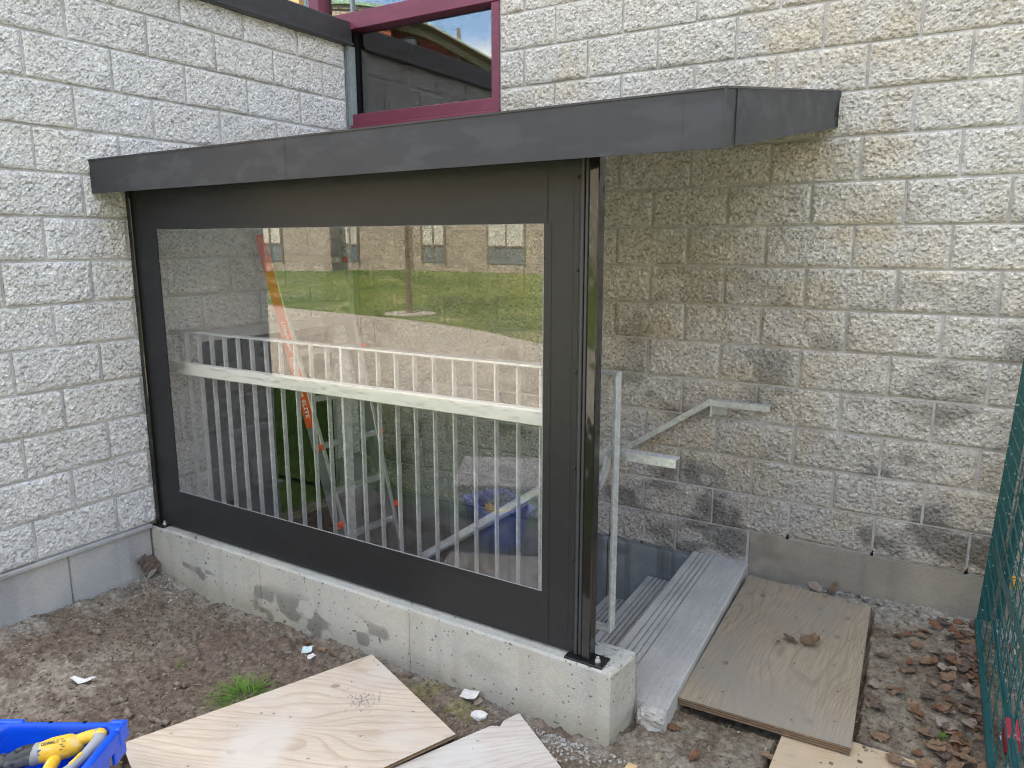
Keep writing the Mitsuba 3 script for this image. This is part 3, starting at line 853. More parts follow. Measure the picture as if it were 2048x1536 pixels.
put('cut_edge', cat([box(VX1 - 0.0015, VX1 + 0.001, M - 0.005, M - 0.001, VZ0, VZ1), box(VX0, VX1, M - 0.0045, M - 0.001, VZ1 - 0.0015, VZ1), box(VX0, VX1, M - 0.0045, M - 0.001, VZ0, VZ0 + 0.002)]), 'm_tool_grey', SCREEN)
for z in (1.99, 1.69, 1.345, 1.0, 0.66, 0.36):
    s = trimesh.creation.uv_sphere(radius=0.0055, count=[8, 10])
    s.apply_scale((1, 0.6, 1))
    s.apply_translation((X1 - 0.04, M - 0.008, z))
    put('screw', s, 'm_black', SCREEN, smooth=True)

# ------------------------------------------------------------------ awning
AWN = thing('fabric_awning', 'dark charcoal fabric awning with a deep flat valance fixed to the block walls', 'awning')
AX0, AX1, AY = 0.008, 3.042, -1.80
ZF0, ZF1, ZB0, ZB1 = 2.013, 2.168, 2.303, 2.464


def wav(x, z, s):
    q = np.stack([x, z, 0 * x + s], -1)
    return 0.004 * (meshkit.fbm(q * 3.0, 3, 11) - 0.5)


def vfront(x0, x1):
    def f(u, v):
        x = x0 + (x1 - x0) * u
        rise = 0.018 * (x / 3.04)
        z = ZF0 + rise + (ZF1 - ZF0) * v
        return np.stack([x, AY + wav(x, z, 0), z], -1)
    return cat([grid(60, 12, f), grid(60, 12, lambda u, v: f(u, v) + np.array([0, 0.006, 0])),
                grid(60, 1, lambda u, v: f(u, 0 * v) + np.stack([0 * u, 0.006 * v, 0 * u], -1))])


put('front_valance', vfront(AX0, AX1 - 0.006), 'm_awning', AWN, smooth=40)


def vseam(x, w):
    z0 = ZF0 + 0.018 * x / 3.04
    zz = np.linspace(z0, z0 + 0.155, 8)
    return grid(2, 12, lambda u, v: np.stack([x - w / 2 + w * u, AY + wav(x - w / 2 + w * u, z0 + 0.155 * v, 0) - 0.0012, z0 + 0.155 * v], -1))


put('seam', cat([vseam(1.34, 0.022), vseam(AX1 - 0.119, 0.004), vseam(AX1 - 0.004, 0.010)]), 'm_awning', AWN)


def vside(u, v):
    y = AY + (-AY - 0.012) * u
    t = u
    lo = ZF0 + 0.018 + (ZB0 - ZF0 - 0.018) * t
    hi = ZF1 + 0.018 + (ZB1 - ZF1 - 0.018) * t
    z = lo + (hi - lo) * v
    q = np.stack([y, z, 0 * y + 3], -1)
    pucker = 0.010 * np.clip((t - 0.93) / 0.07, 0, 1) * np.sin(v * 5)
    return np.stack([AX1 - pucker + 0.006 * (meshkit.fbm(q * 3, 3, 13) - 0.5), y, z], -1)


put('side_valance', cat([grid(50, 12, vside), grid(50, 12, lambda u, v: vside(u, v) - np.array([0.006, 0, 0])), grid(50, 1, lambda u, v: vside(u, 0 * v) - np.stack([0.006 * v, 0 * u, 0 * u], -1))]), 'm_awning', AWN, smooth=40)
put('side_seam', cat([bar((AX1 + 0.0015, -1.70, ZF0 + 0.035), (AX1 + 0.0015, -1.70, ZF1 + 0.035), 0.003, 0.004), bar((AX1 + 0.002, -0.016, ZB0), (AX1 + 0.002, -0.016, ZB1), 0.008, 0.012)]), 'm_seam', AWN)


def top(u, v):
    x = AX0 + (AX1 - AX0) * u
    y = AY + (-AY - 0.012) * v
    z = ZF1 + 0.018 * x / 3.04 + (ZB1 - ZF1 - 0.018) * v
    return np.stack([x, y, z - 0.004 * np.sin(np.pi * u * 3) ** 2 * np.sin(np.pi * v)], -1)


put('top_sheet', cat([grid(30, 20, top), grid(30, 20, lambda u, v: top(u, v) - np.array([0, 0, 0.004]))]), 'm_awning', AWN, smooth=True)
put('piping', cat([bar((AX0, AY - 0.001, ZF1), (AX1, AY - 0.001, ZF1 + 0.018), 0.006, 0.006), bar((AX1, AY, ZF1 + 0.018), (AX1, -0.01, ZB1), 0.006, 0.006), rod((AX1 - 0.002, AY, ZF0 + 0.015), (AX1 - 0.002, AY, ZF1 + 0.018), 0.0045)]), 'm_coping', AWN)
put('frame_tube', cat([box(0.02, 3.02, AY + 0.012, AY + 0.05, 2.085, 2.125), box(0.02, 3.02, -0.05, -0.012, 2.36, 2.40)] + [bar((x, AY + 0.05, 2.13), (x, -0.03, 2.39), 0.03, 0.03) for x in (0.04, 1.02, 2.0, 3.0)]), 'm_black', AWN)

# ------------------------------------------------------------------ ladder behind the screen
LAD = thing('ladder', 'aluminium ladder with red labelled side leaning in the stairwell behind the clear screen', 'ladder')
Lt, Lb = np.array([0.085, -0.872, 1.828]), np.array([0.775, -0.70, -1.05])
Rt, Rb = np.array([0.075, -0.285, 1.80]), np.array([0.80, -0.36, -1.05])


def along(t, A, B):
    return A + (B - A) * t


for (A, B) in ((Lt, Lb), (Rt, Rb)):
    put('side_rail', bar(A, B, 0.028, 0.088, 0.003, up=(1, 0, 0.24)), 'm_alu', LAD)
for t in np.arange(0.045, 0.98, 0.098):
    put('rung', bar(along(t, Lt, Lb), along(t, Rt, Rb), 0.036, 0.036, 0.004), 'm_alu', LAD)
for t in (0.045, 0.24, 0.435, 0.60):
    for A, B, s in ((Lt, Lb, -1), (Rt, Rb, 1)):
        c = along(t, A, B)
        put('knob', rod(c + np.array([0.035, s * 0.01, 0]), c + np.array([0.035, s * 0.045, 0]), 0.020, 14), 'm_orange', LAD, smooth=40)
for A, B in ((Lt, Lb), (Rt, Rb)):
    put('foot', bar(along(0.955, A, B), along(1.0, A, B), 0.04, 0.09, 0.004, up=(1, 0, 0.24)), 'm_orange', LAD)
d_, s_, t_, L_ = frame_at(Lt, Lb, (1, 0, 0.24))
# the red label covers the outer side of the near rail (facing the screen)
nrm = s_ if s_[1] < 0 else -s_
off = nrm * 0.0155
lab = bar(along(0.0, Lt, Lb) + off, along(0.395, Lt, Lb) + off, 0.002, 0.080, 0.0, up=(1, 0, 0.24))
LK = put('label', lab, 'm_orange', LAD, label='long red label strip with white lettering down the side rail')


def letter(text, h, t0, bold=True):
    m = meshkit.text_mesh(text, h, 0.0012, bold)
    w = m.bounds[:, 1].mean()
    m.apply_translation((0, -w, 0))
    ex, ez = d_, nrm
    ey = np.cross(ez, ex)
    return local(m, along(t0, Lt, Lb) + nrm * 0.0168, ex, ey, ez)


put('lettering', cat([letter('Little Giant Ladder Systems', 0.026, 0.175), letter('ELITE', 0.030, 0.335)]), 'm_white', LAD)

# ------------------------------------------------------------------ plywood sheets
def plywood(label, corners, z, th, mat, plies=1, warp=0.004, tilt=(0, 0)):
    k = thing('plywood_sheet', label, 'plywood')
    poly = sg.Polygon(corners)
    c = np.array(poly.centroid.coords[0])
    for i in range(plies):
        zz = z + i * (th + 0.0015)
        m = prism(poly.buffer(-0.002 * (plies - 1 - i)), 0, th)
        m = m.subdivide_to_size(0.12)
        V = np.array(m.vertices)
        dz = warp * np.sin(V[:, 0] * 3.1 + 1) * np.sin(V[:, 1] * 2.7) + tilt[0] * (V[:, 0] - c[0]) + tilt[1] * (V[:, 1] - c[1])
        V[:, 2] += zz + dz
        m.vertices = V
        n = m.face_normals[:, 2]
        topf = m.submesh([np.where(n > 0.5)[0]], append=True)
        rest = m.submesh([np.where(n <= 0.5)[0]], append=True)
        put('top_veneer' if i == plies - 1 else 'lower_sheet', topf, mat, k)
        put('edge', rest, 'm_ply_edge', k)
    return k


PW = plywood('weathered brown plywood sheet lying beside the pale top step, curled leaf on it', [(2.792, -0.085), (3.385, -0.135), (3.446, -1.292), (2.832, -1.322)], 0.020, 0.014, 'm_ply_grey', 2, 0.004)
plywood('pale clean plywood sheet at bottom centre with a plaster splash', [(1.604, -1.700), (2.222, -1.945), (1.865, -2.842), (1.246, -2.600)], 0.026, 0.016, 'm_ply_pale', 1, 0.003)
plywood('silvery worn plywood sheet with a broken corner, under the pale sheet', [(2.338, -1.694), (2.312, -1.762), (2.318, -1.80), (2.288, -1.812), (2.272, -1.846), (1.98, -2.50), (2.80, -2.70), (2.96, -2.10)], 0.008, 0.012, 'm_ply_silver', 1, 0.002)
plywood('yellowish plywood sheet sticking out under the front edge of the brown one', [(3.216, -1.20), (3.215, -2.3), (4.0, -2.3), (3.955, -1.19)], 0.000, 0.013, 'm_ply_yellow', 1, 0.002)

# ------------------------------------------------------------------ blue bin with the hammer drill
A_, B_, C_ = np.array([0.856, 0.517, 0]), np.array([0.517, -0.856, 0]), np.array([0, 0, 1.0])
A_, B_ = A_ / np.linalg.norm(A_), B_ / np.linalg.norm(B_)
B_ = np.array([A_[1], -A_[0], 0])
R0 = np.array([1.452, -2.688, 0.0])
BIN = thing('tool_bin', 'bright blue plastic bin on the soil with a yellow drill in it', 'bin')


def bl(m):
    """Bin coordinates (s along the back edge from the right corner, t towards the camera, z) to the world."""
    V = np.array(m.vertices)
    m = m.copy()
    m.vertices = R0 + V[:, :1] * A_ + V[:, 1:2] * B_ + V[:, 2:] * C_
    m.fix_normals()
    return m


def rrect(x0, x1, y0, y1, r):
    return sg.box(x0 + r, y0 + r, x1 - r, y1 - r).buffer(r, quad_segs=5)


def loft(levels, inset=0.0):
    """Wall of a tapered bin: [(z, margin)] from bottom to top."""
    rings = []
    for z, mg in levels:
        c = np.array(rrect(-0.415 + mg, 0.0 - mg, 0.0 + mg, 0.30 - mg, 0.035).exterior.coords)[:-1]
        rings.append(np.column_stack([c, np.full(len(c), z)]))
    n = len(rings[0])
    V, F = np.vstack(rings), []
    for k in range(len(rings) - 1):
        for i_ in range(n):
            j_ = (i_ + 1) % n
            F += [(k * n + i_, k * n + j_, (k + 1) * n + j_), (k * n + i_, (k + 1) * n + j_, (k + 1) * n + i_)]
    return trimesh.Trimesh(V, F, process=False)


outer, inner_ = loft([(0.02, 0.05), (0.10, 0.038), (0.225, 0.022)]), loft([(0.03, 0.053), (0.235, 0.026)])
floor_ = prism(rrect(-0.365, -0.05, 0.05, 0.25, 0.03), 0.02, 0.03)
put('body', cat([bl(outer), bl(inner_), bl(floor_)]), 'm_bin', BIN, smooth=40)
rim_prof = [(0.225, 0.022), (0.208, 0.004), (0.208, 0.0), (0.250, 0.0), (0.258, 0.004), (0.262, 0.012), (0.260, 0.022), (0.250, 0.027), (0.225, 0.027)]
rim = loft(rim_prof)
put('rim', bl(rim), 'm_bin', BIN, smooth=40)
ridges = [box(-0.05, 0.004, -0.004, 0.012, 0.245, 0.265, 0.004), box(-0.41, -0.33, -0.004, 0.014, 0.245, 0.266, 0.004), box(-0.012, 0.004, -0.003, 0.05, 0.205, 0.266, 0.004), box(-0.010, 0.003, 0.20, 0.30, 0.205, 0.266, 0.004), box(-0.02, -0.008, 0.0, 0.07, 0.15, 0.21, 0.003)]
for m in ridges:
    put('handle_ridge', bl(m), 'm_bin', BIN)
put('rim_slot', cat([bl(box(s - 0.006, s + 0.006, 0.006, 0.014, 0.2615, 0.2635)) for s in (-0.13, -0.24)]), 'm_dark', BIN)

DR = thing('rotary_hammer', 'yellow and black hammer drill lying in the blue bin', 'drill')


def hullchain(spheres, refine=None):
    out = []
    for (p, r), (q_, s) in zip(spheres[:-1], spheres[1:]):
        a_ = trimesh.creation.icosphere(subdivisions=2, radius=1)
        P = np.vstack([np.array(a_.vertices) * np.array(r) + np.array(p), np.array(a_.vertices) * np.array(s) + np.array(q_)])
        out.append(trimesh.convex.convex_hull(P))
    return cat(out)



zc = 0.218


def dl(m):
    m = m.copy()
    m.apply_translation((-0.022, 0.004, 0))
    return bl(m)


put('motor_housing', dl(hullchain([((-0.205, 0.098, zc), 0.030), ((-0.165, 0.085, zc + 0.004), 0.037), ((-0.128, 0.070, zc + 0.006), 0.036), ((-0.112, 0.064, zc + 0.004), 0.030)])), 'm_tool_yellow', DR, smooth=50)
put('collar', dl(hullchain([((-0.214, 0.1025, zc), 0.0325), ((-0.204, 0.098, zc + 0.001), 0.0325)])), 'm_tool_grey', DR, smooth=50)
put('gear_case', dl(hullchain([((-0.315, 0.150, zc - 0.012), 0.018), ((-0.275, 0.130, zc - 0.006), 0.026), ((-0.238, 0.113, zc + 0.002), 0.032), ((-0.215, 0.102, zc + 0.002), 0.031)])), 'm_tool_dark', DR, smooth=50)
put('mode_dial', dl(hullchain([((-0.248, 0.122, zc + 0.027), 0.010), ((-0.240, 0.118, zc + 0.028), 0.010)])), 'm_tool_dark', DR, smooth=50)
put('handle', dl(hullchain([((-0.115, 0.060, zc + 0.012), 0.020), ((-0.075, 0.046, zc + 0.022), 0.019), ((-0.040, 0.045, zc + 0.026), 0.022)])), 'm_tool_yellow', DR, smooth=50)
put('rear_grip', dl(hullchain([((-0.045, 0.044, zc + 0.026), 0.0215), ((-0.032, 0.060, zc + 0.022), 0.020), ((-0.052, 0.105, zc + 0.004), 0.016), ((-0.078, 0.150, zc - 0.014), 0.0155), ((-0.112, 0.182, zc - 0.026), 0.0165)])), 'm_tool_grey', DR, smooth=50)
put('grip_inlay', dl(hullchain([((-0.060, 0.118, zc + 0.012), 0.007), ((-0.076, 0.144, zc + 0.0), 0.007)])), 'm_tool_yellow', DR, smooth=50)
put('battery_foot', dl(hullchain([((-0.145, 0.118, zc - 0.01), 0.019), ((-0.138, 0.160, zc - 0.012), 0.019), ((-0.125, 0.185, zc - 0.016), 0.021)])), 'm_tool_yellow', DR, smooth=50)
put('side_handle', dl(hullchain([((-0.292, 0.135, zc - 0.004), 0.027), ((-0.300, 0.165, zc - 0.006), 0.017), ((-0.300, 0.215, zc - 0.004), 0.020), ((-0.297, 0.245, zc), 0.024)])), 'm_tool_dark', DR, smooth=50)
wn = A_ * 0.10 + B_ * 0.60 + C_ * 0.79
wn /= np.linalg.norm(wn)
ex_ = A_ * 0.94 - B_ * 0.33
ex_ -= wn * (ex_ @ wn)
ex_ /= np.linalg.norm(ex_)
ey_ = np.cross(wn, ex_)
hc = R0 + A_ * (-0.165 - 0.022) + B_ * 0.089 + C_ * (zc + 0.004)
for k in range(5):
    put('vent', local(box(0.030 + 0.006 * (k % 2), 0.039 + 0.006 * (k % 2), -0.020 + 0.008 * k, -0.0175 + 0.008 * k, 0, 0.0015), hc + wn * 0.0372, ex_, ey_, wn), 'm_tool_dark', DR)
tx = meshkit.text_mesh('DEWALT', 0.0085, 0.0015, True)
tx.apply_translation((-0.024, 0.006, 0))
put('lettering', local(tx, hc + wn * 0.0368, ex_, ey_, wn), 'm_tool_dark', DR)
put('badge', local(trimesh.creation.cylinder(radius=0.009, height=0.003, sections=16), R0 + A_ * (-0.185 - 0.022) + B_ * 0.092 + C_ * (zc + 0.002) + (B_ * 0.86 + C_ * 0.5) * 0.0345, ex_, np.cross(B_ * 0.86 + C_ * 0.5, ex_), B_ * 0.86 + C_ * 0.5), 'm_tool_blue', DR)
YT = thing('battery_pack', 'yellow power tool part at the near edge of the blue bin', 'power tool')
put('casing', bl(hullchain([((-0.20, 0.235, 0.165), 0.020), ((-0.14, 0.222, 0.185), 0.026), ((-0.09, 0.205, 0.19), 0.022)])), 'm_tool_yellow', YT, smooth=50)
put('clip', bl(hullchain([((-0.125, 0.200, 0.205), 0.010), ((-0.10, 0.196, 0.206), 0.010)])), 'm_tool_dark', YT, smooth=50)

# ------------------------------------------------------------------ green mesh fence panels at the right
def fence_panel(label, x, y0, y1, z0, z1, lean, pitch, seed, postw=0.05):
    k = thing('mesh_fence_panel', label, 'fence panel')
    r = np.random.default_rng(seed)

    def P(y, z):
        return np.array([x + lean * (z - z0) + 0.034 * (-y) * (1 - (z - z0) * 0.3), y, z])
    put('upright', hull_pts([P(y1, z0) + (-0.004, 0, 0), P(y1, z0) + (postw, 0, 0), P(y1, z0) + (-0.004, 0.006, 0), P(y1, z0) + (postw, 0.006, 0), P(y1, z1) + (-0.004, 0, 0), P(y1, z1) + (postw, 0, 0), P(y1, z1) + (-0.004, 0.006, 0), P(y1, z1) + (postw, 0.006, 0)]), 'm_teal', k)
    put('bottom_rail', bar(P(y0, z0 - 0.01), P(y1, z0 - 0.01), 0.022, 0.03, 0.004), 'm_teal', k)
    zs = np.arange(z0 + pitch, z1, pitch)
    ws = []
    for z in zs:
        ya, yb = y0, y1 - 0.005 + r.uniform(-0.02, 0.0)
        pts = [P(ya + (yb - ya) * t, z) + np.array([r.normal(0, 0.003), 0, 0.004 * math.sin(9 * t + seed)]) for t in np.linspace(0, 1, 6)]
        for a_, b_ in zip(pts[:-1], pts[1:]):
            ws.append(rod(a_, b_, 0.0024, 5))
    for y in np.arange(y1 - 0.12, y0, -0.2):
        ws.append(rod(P(y, z0) + (0.005, 0, 0), P(y, z1) + (0.005, 0, 0), 0.0026, 5))
    put('wire_mesh', cat(ws), 'm_teal', k, kind='stuff')
    return k


fence_panel('teal wire mesh panel with a flat upright, nearest of the stack at right', 3.814, -1.75, -0.12, 0.10, 1.62, 0.043, 0.075, 1)
fence_panel('teal wire mesh panel behind the nearest one, leaning at the right edge', 3.885, -1.7, -0.05, 0.08, 1.4, 0.06, 0.05, 2, 0.03)
FB = thing('bent_rail', 'bent flat teal rail lying against the mesh panels at the right edge', 'metal bar')
BP = [np.array(v) for v in ((3.848, -0.17, 0.53), (3.842, -0.30, 0.515), (3.845, -0.55, 0.52), (3.862, -1.0, 0.58), (3.885, -1.6, 0.64))]
scene[f'{FB}__strip'] = mikit.ply(cat([bar(a_, b_, 0.006, 0.040, 0.001) for a_, b_ in zip(BP[:-1], BP[1:])]), 'm_teal')
solo('red_brick', box(3.90, 4.02, -1.0, -0.87, 0.02, 0.09, 0.006), 'm_red', 'small red block on the ground behind the green mesh', 'block')
sp_ = [trimesh.creation.torus(0.018, 0.006, major_sections=14, minor_sections=8, transform=trimesh.transformations.translation_matrix((3.935, 0.0 - 0.1, 0.28 + 0.012 * k))) for k in range(4)]
solo('amber_coil', cat(sp_), 'm_amber', 'small amber ribbed coil hanging behind the green mesh', 'coil', smooth=True)

# ------------------------------------------------------------------ litter and plants on the soil
def hz(x, y):
    return float(soil(np.array([x]), np.array([y]))[0])


def blade(p, h, ang, lean, w, n=4):
    d = np.array([math.cos(ang), math.sin(ang), 0])
    s = np.array([-d[1], d[0], 0])
    V, F = [], []
    for k in range(n + 1):
        t = k / n
        c = p + d * lean * t ** 1.6 + np.array([0, 0, h * (t - 0.35 * t * t * (lean / (h + 0.01)))])
        ww = w * (1 - t) ** 0.7
        V += [c - s * ww, c + s * ww]
        if k:
            F += [(2 * k - 2, 2 * k - 1, 2 * k + 1), (2 * k - 2, 2 * k + 1, 2 * k)]
    return trimesh.Trimesh(V, F, process=False)


def tuft(x, y, n, hmax, spread, label, seed):
    r = np.random.default_rng(seed)
    bs = []
    for _ in range(n):
        a_ = r.uniform(0, 6.283)
        rr = spread * math.sqrt(r.uniform()) * 0.45
        p = np.array([x + rr * math.cos(a_) + r.normal(0, 0.01), y + rr * math.sin(a_), 0])
        p[2] = hz(x, y) - 0.004
        bs.append(blade(p, r.uniform(0.35, 1.0) * hmax, a_ + r.normal(0, 0.7), r.uniform(0.25, 1.0) * spread, r.uniform(0.0016, 0.0034)))
    k = thing('grass_tuft', label, 'grass')
    put('blades', cat(bs), 'm_grass', k)


tuft(1.335, -2.155, 170, 0.075, 0.15, 'bright green grass tuft growing in the soil beside the pale plywood', 1)
tuft(0.86, -2.13, 14, 0.03, 0.05, 'sparse little grass sprout in the middle of the bare soil', 2)
tuft(3.70, -1.02, 26, 0.035, 0.05, 'small grass sprout among the brown leaves by the green mesh', 3)
tuft(1.10, -2.02, 10, 0.03, 0.04, 'thin pale grass sprout left of the bright tuft', 4)


def leaf_mesh(size, r):
    n = 9
    t = np.linspace(0, math.pi, n)
    half = np.sin(t) ** 0.8 * (0.42 + 0.10 * np.sin(t * r.uniform(4, 8) + r.uniform(0, 6))) * size * 0.8
    xs = np.linspace(-0.5, 0.5, n) * size
    curl, twist = r.uniform(-0.6, 0.8), r.uniform(-0.4, 0.4)
    V, F = [], []
    for k in range(n):
        for s_k in (-1, -0.5, 0, 0.5, 1):
            y_ = s_k * half[k]
            z_ = curl * (y_ ** 2) / size * 1.6 + twist * xs[k] * y_ / size + r.uniform(0, 0.5) * xs[k] ** 2 / size + r.normal(0, 0.015) * size
            V.append((xs[k], y_, z_))
    for k in range(n - 1):
        for c in range(4):
            a0 = k * 5 + c
            F += [(a0, a0 + 5, a0 + 6), (a0, a0 + 6, a0 + 1)]
    m = trimesh.Trimesh(V, F, process=False)
    st = rod((-0.5 * size, 0, 0.0), (-0.72 * size, 0.03 * size, 0.004), 0.0009, 4)
    return cat([m, st])


def put_leaf(x, y, size, mat, label, group, seed, z=None, tip=0.22):
    r = np.random.default_rng(seed)
    m = leaf_mesh(size, r)
    m.apply_transform(trimesh.transformations.euler_matrix(r.normal(0, tip), r.normal(0, tip), r.uniform(0, 6.28)))
    m.apply_translation((x, y, (hz(x, y) if z is None else z) + 0.008 - min(0, m.bounds[0, 2]) * 0.6))
    solo('leaf', m, mat, label, 'leaf', group)


lr = np.random.default_rng(21)
for k in range(150):
    y = -lr.uniform(0.10, 1.55)
    x = 3.83 - abs(lr.normal(0, 0.13)) + 0.03 * (-y)
    if x < 3.48:
        x = 3.48 + lr.uniform(0, 0.25)
    z = hz(x, y) + lr.uniform(0, 0.02) * (x > 3.65)
    c_ = int(lr.choice([0, 1, 1, 2, 3]))
    w_ = ['rust-brown', 'tan', 'dark grey-brown', 'pale beige'][c_]
    put_leaf(x, y, lr.uniform(0.04, 0.09), f'm_leaf_{c_}', f'{w_} dry leaf in the litter between the brown plywood and the green mesh', f'{w_} leaves beside the green mesh', 1000 + k, z)
for k, (x, y) in enumerate([(3.52, -0.35), (3.58, -0.62), (3.50, -0.95), (3.47, -0.80), (3.62, -0.25), (3.52, -1.12), (3.48, -0.55)]):
    put_leaf(x, y, 0.06 + 0.01 * (k % 3), f'm_leaf_{k % 4}', 'dry leaf on the cracked soil right of the brown plywood', 'dry leaves right of the brown plywood', 1300 + k)
for k in range(12):
    x = 2.86 + 0.05 * k + lr.uniform(-0.02, 0.02)
    put_leaf(x, -0.05 + lr.uniform(-0.03, 0.02), lr.uniform(0.035, 0.06), f'm_leaf_{[3, 3, 2, 3][k % 4]}', 'crumpled grey leaf in the gap between the wall and the brown plywood', 'grey leaves along the wall foot', 1400 + k)
put_leaf(3.20, -0.045, 0.07, 'm_leaf_1', 'tan curled leaf propped against the wall foot behind the plywood', None, 1501, 0.04, 0.5)
put_leaf(3.12, -0.075, 0.10, 'm_leaf_3', 'arched pale grey leaf on the back edge of the brown plywood', None, 1502, 0.045, 0.08)
zt = 0.056
put_leaf(3.20, -0.66, 0.11, 'm_leaf_1', 'curled tan leaf lying in the middle of the brown plywood', None, 1510, zt, 0.25)
put_leaf(3.12, -0.68, 0.07, 'm_leaf_2', 'narrow dark leaf beside the curled tan one on the brown plywood', None, 1511, zt, 0.2)
put_leaf(3.08, -0.73, 0.035, 'm_leaf_0', 'small rust-brown leaf left of the others on the brown plywood', None, 1512, zt, 0.2)
put_leaf(2.86, -1.45, 0.06, 'm_leaf_0', 'reddish leaf on the soil between the kerb end and the brown plywood', None, 1520)
put_leaf(2.98, -1.57, 0.06, 'm_leaf_0', 'red-brown leaf lying on bare soil in front of the brown plywood', None, 1521)
put_leaf(3.20, -1.43, 0.06, 'm_leaf_1', 'tan leaf against the edge of the yellowish plywood', None, 1522)
for k, (x, y) in enumerate([(1.22, -1.73), (1.26, -1.75), (1.36, -1.76), (1.42, -1.76), (1.80, -1.70), (2.08, -1.70)]):
    put_leaf(x, y, 0.045, f'm_leaf_{[0, 0, 1, 0, 2, 1][k]}', 'small brown leaf on the soil along the foot of the concrete kerb', 'leaves along the kerb foot', 1530 + k)
put_leaf(0.045, -1.72, 0.14, 'm_leaf_2', 'large withered grey-brown leaf standing in the corner between wall and kerb', None, 1540, 0.06, 1.1)
put_leaf(0.10, -1.74, 0.09, 'm_leaf_3', 'pale torn leaf at the foot of the large withered one', None, 1541)


def chunk(x, y, sx, sy, sz, seed, ang, z=None):
    m = trimesh.creation.icosphere(subdivisions=2, radius=1.0)
    V = np.array(m.vertices)
    V = V * (1 + 0.55 * (meshkit.fbm(V * 1.7 + seed, 3, seed) - 0.5)[:, None]) * np.array([sx, sy, sz])
    m.vertices = V
    m.apply_transform(trimesh.transformations.euler_matrix(0, 0, ang))
    m.apply_translation((x, y, (hz(x, y) if z is None else z) + 0.3 * sz))
    return m


def core(x, y, L, r_, ang, seed):
    n, k = 10, 9
    V, F = [], []
    rr = np.random.default_rng(seed)
    for i_ in range(n + 1):
        t = i_ / n - 0.5
        rad = r_ * (1 - 0.25 * (abs(t) > 0.49)) * rr.uniform(0.88, 1.1)
        for j_ in range(k):
            a_ = 2 * math.pi * j_ / k
            V.append((t * L, rad * math.cos(a_) * rr.uniform(0.92, 1.08) + 0.1 * L * t * t, rad * math.sin(a_)))
    for i_ in range(n):
        for j_ in range(k):
            a0, a1 = i_ * k + j_, i_ * k + (j_ + 1) % k
            F += [(a0, a1, a1 + k), (a0, a1 + k, a0 + k)]
    V += [(-0.5 * L, 0, 0), (0.5 * L, 0, 0)]
    for j_ in range(k):
        F += [(len(V) - 2, (j_ + 1) % k, j_), (len(V) - 1, n * k + j_, n * k + (j_ + 1) % k)]
    m = trimesh.Trimesh(V, F, process=False)
    m.apply_transform(trimesh.transformations.euler_matrix(0, rr.normal(0, 0.1), ang))
    m.apply_translation((x, y, hz(x, y) + 0.6 * r_))
    return m


for k, (x, y, L, an_, lab_) in enumerate([
        (0.71, -2.00, 0.085, 0.9, 'upper dark soil plug on the bare soil near the wall'),
        (0.60, -2.09, 0.075, 0.1, 'flat dark soil plug left of the middle of the bare soil'),
        (1.02, -2.22, 0.07, 0.2, 'soil plug left of the bright grass tuft'),
        (1.18, -2.42, 0.09, 0.3, 'dark cylindrical soil plug below the grass tuft'),
        (0.92, -2.42, 0.06, 1.1, 'upright-lying soil plug above the blue bin'),
        (1.03, -2.45, 0.07, -0.2, 'light soil plug between the blue bin and the grass tuft'),
        (1.00, -2.00, 0.06, -0.6, 'thin dark soil plug right of the middle of the bare soil'),
        (0.33, -2.18, 0.06, 0.3, 'round-ended soil plug at the left edge near the foundation')]):
    solo('soil_plug', core(x, y, L, 0.012, an_, 50 + k), 'm_clod', lab_, 'soil plug', 'aeration plugs on the bare soil')
cr = np.random.default_rng(77)
ICO = trimesh.creation.icosphere(subdivisions=0, radius=1.0)
cl = []
for k in range(7000):
    x, y = cr.uniform(0.02, 2.3), cr.uniform(-2.9, -1.67)
    if cr.uniform() < 0.33:
        x, y = cr.uniform(2.75, 4.0), cr.uniform(-2.0, -0.05)
        if 2.75 < x < 3.45 and y > -1.33:
            continue
    s_c = 0.0024 + 0.0085 * cr.uniform() ** 2.4 * (1.7 if cr.uniform() < 0.04 else 1)
    m = ICO.copy()
    V = np.array(m.vertices) * cr.uniform(0.6, 1.3, (len(m.vertices), 1)) * np.array([s_c, s_c * cr.uniform(0.6, 1.1), s_c * 0.6])
    m.vertices = V
    m.apply_transform(trimesh.transformations.euler_matrix(0, 0, cr.uniform(0, 6.28)))
    m.apply_translation((x, y, 0.2 * s_c))
    cl.append((m, x, y))
zz_ = soil(np.array([c_[1] for c_ in cl]), np.array([c_[2] for c_ in cl]))
for (m, x, y), z in zip(cl, zz_):
    m.vertices = np.array(m.vertices) + np.array([0, 0, z])
scene['soil_clods'] = mikit.ply(cat([c_[0] for c_ in cl]), 'm_clod')
labels['soil_clods'] = {'label': 'small brown soil crumbs scattered over the bare yard', 'category': 'soil', 'kind': 'stuff'}
cp = []
for k in range(900):
    if cr.uniform() < 0.7:
        x, y = cr.uniform(0.05, 2.3), cr.uniform(-2.9, -1.68)
    else:
        x, y = cr.uniform(2.78, 3.9), cr.uniform(-2.0, -0.05)
    on = sg.Point(x, y)
    L, w = 0.003 + 0.012 * cr.uniform() ** 2, cr.uniform(0.0018, 0.005)
    if cr.uniform() < 0.12:
        L, w = cr.uniform(0.02, 0.05), 0.0015
    z = hz(x, y)
    m = box(-L / 2, L / 2, -w / 2, w / 2, 0, 0.0015)
    m.apply_transform(trimesh.transformations.euler_matrix(cr.normal(0, 0.25), cr.normal(0, 0.25), cr.uniform(0, 6.28)))
    m.apply_translation((x, y, z + 0.003))
    cp.append(m)
scene['wood_chips'] = mikit.ply(cat(cp), 'm_chip')
labels['wood_chips'] = {'label': 'pale wood splinters and bits of straw strewn over the soil', 'category': 'chips', 'kind': 'stuff'}


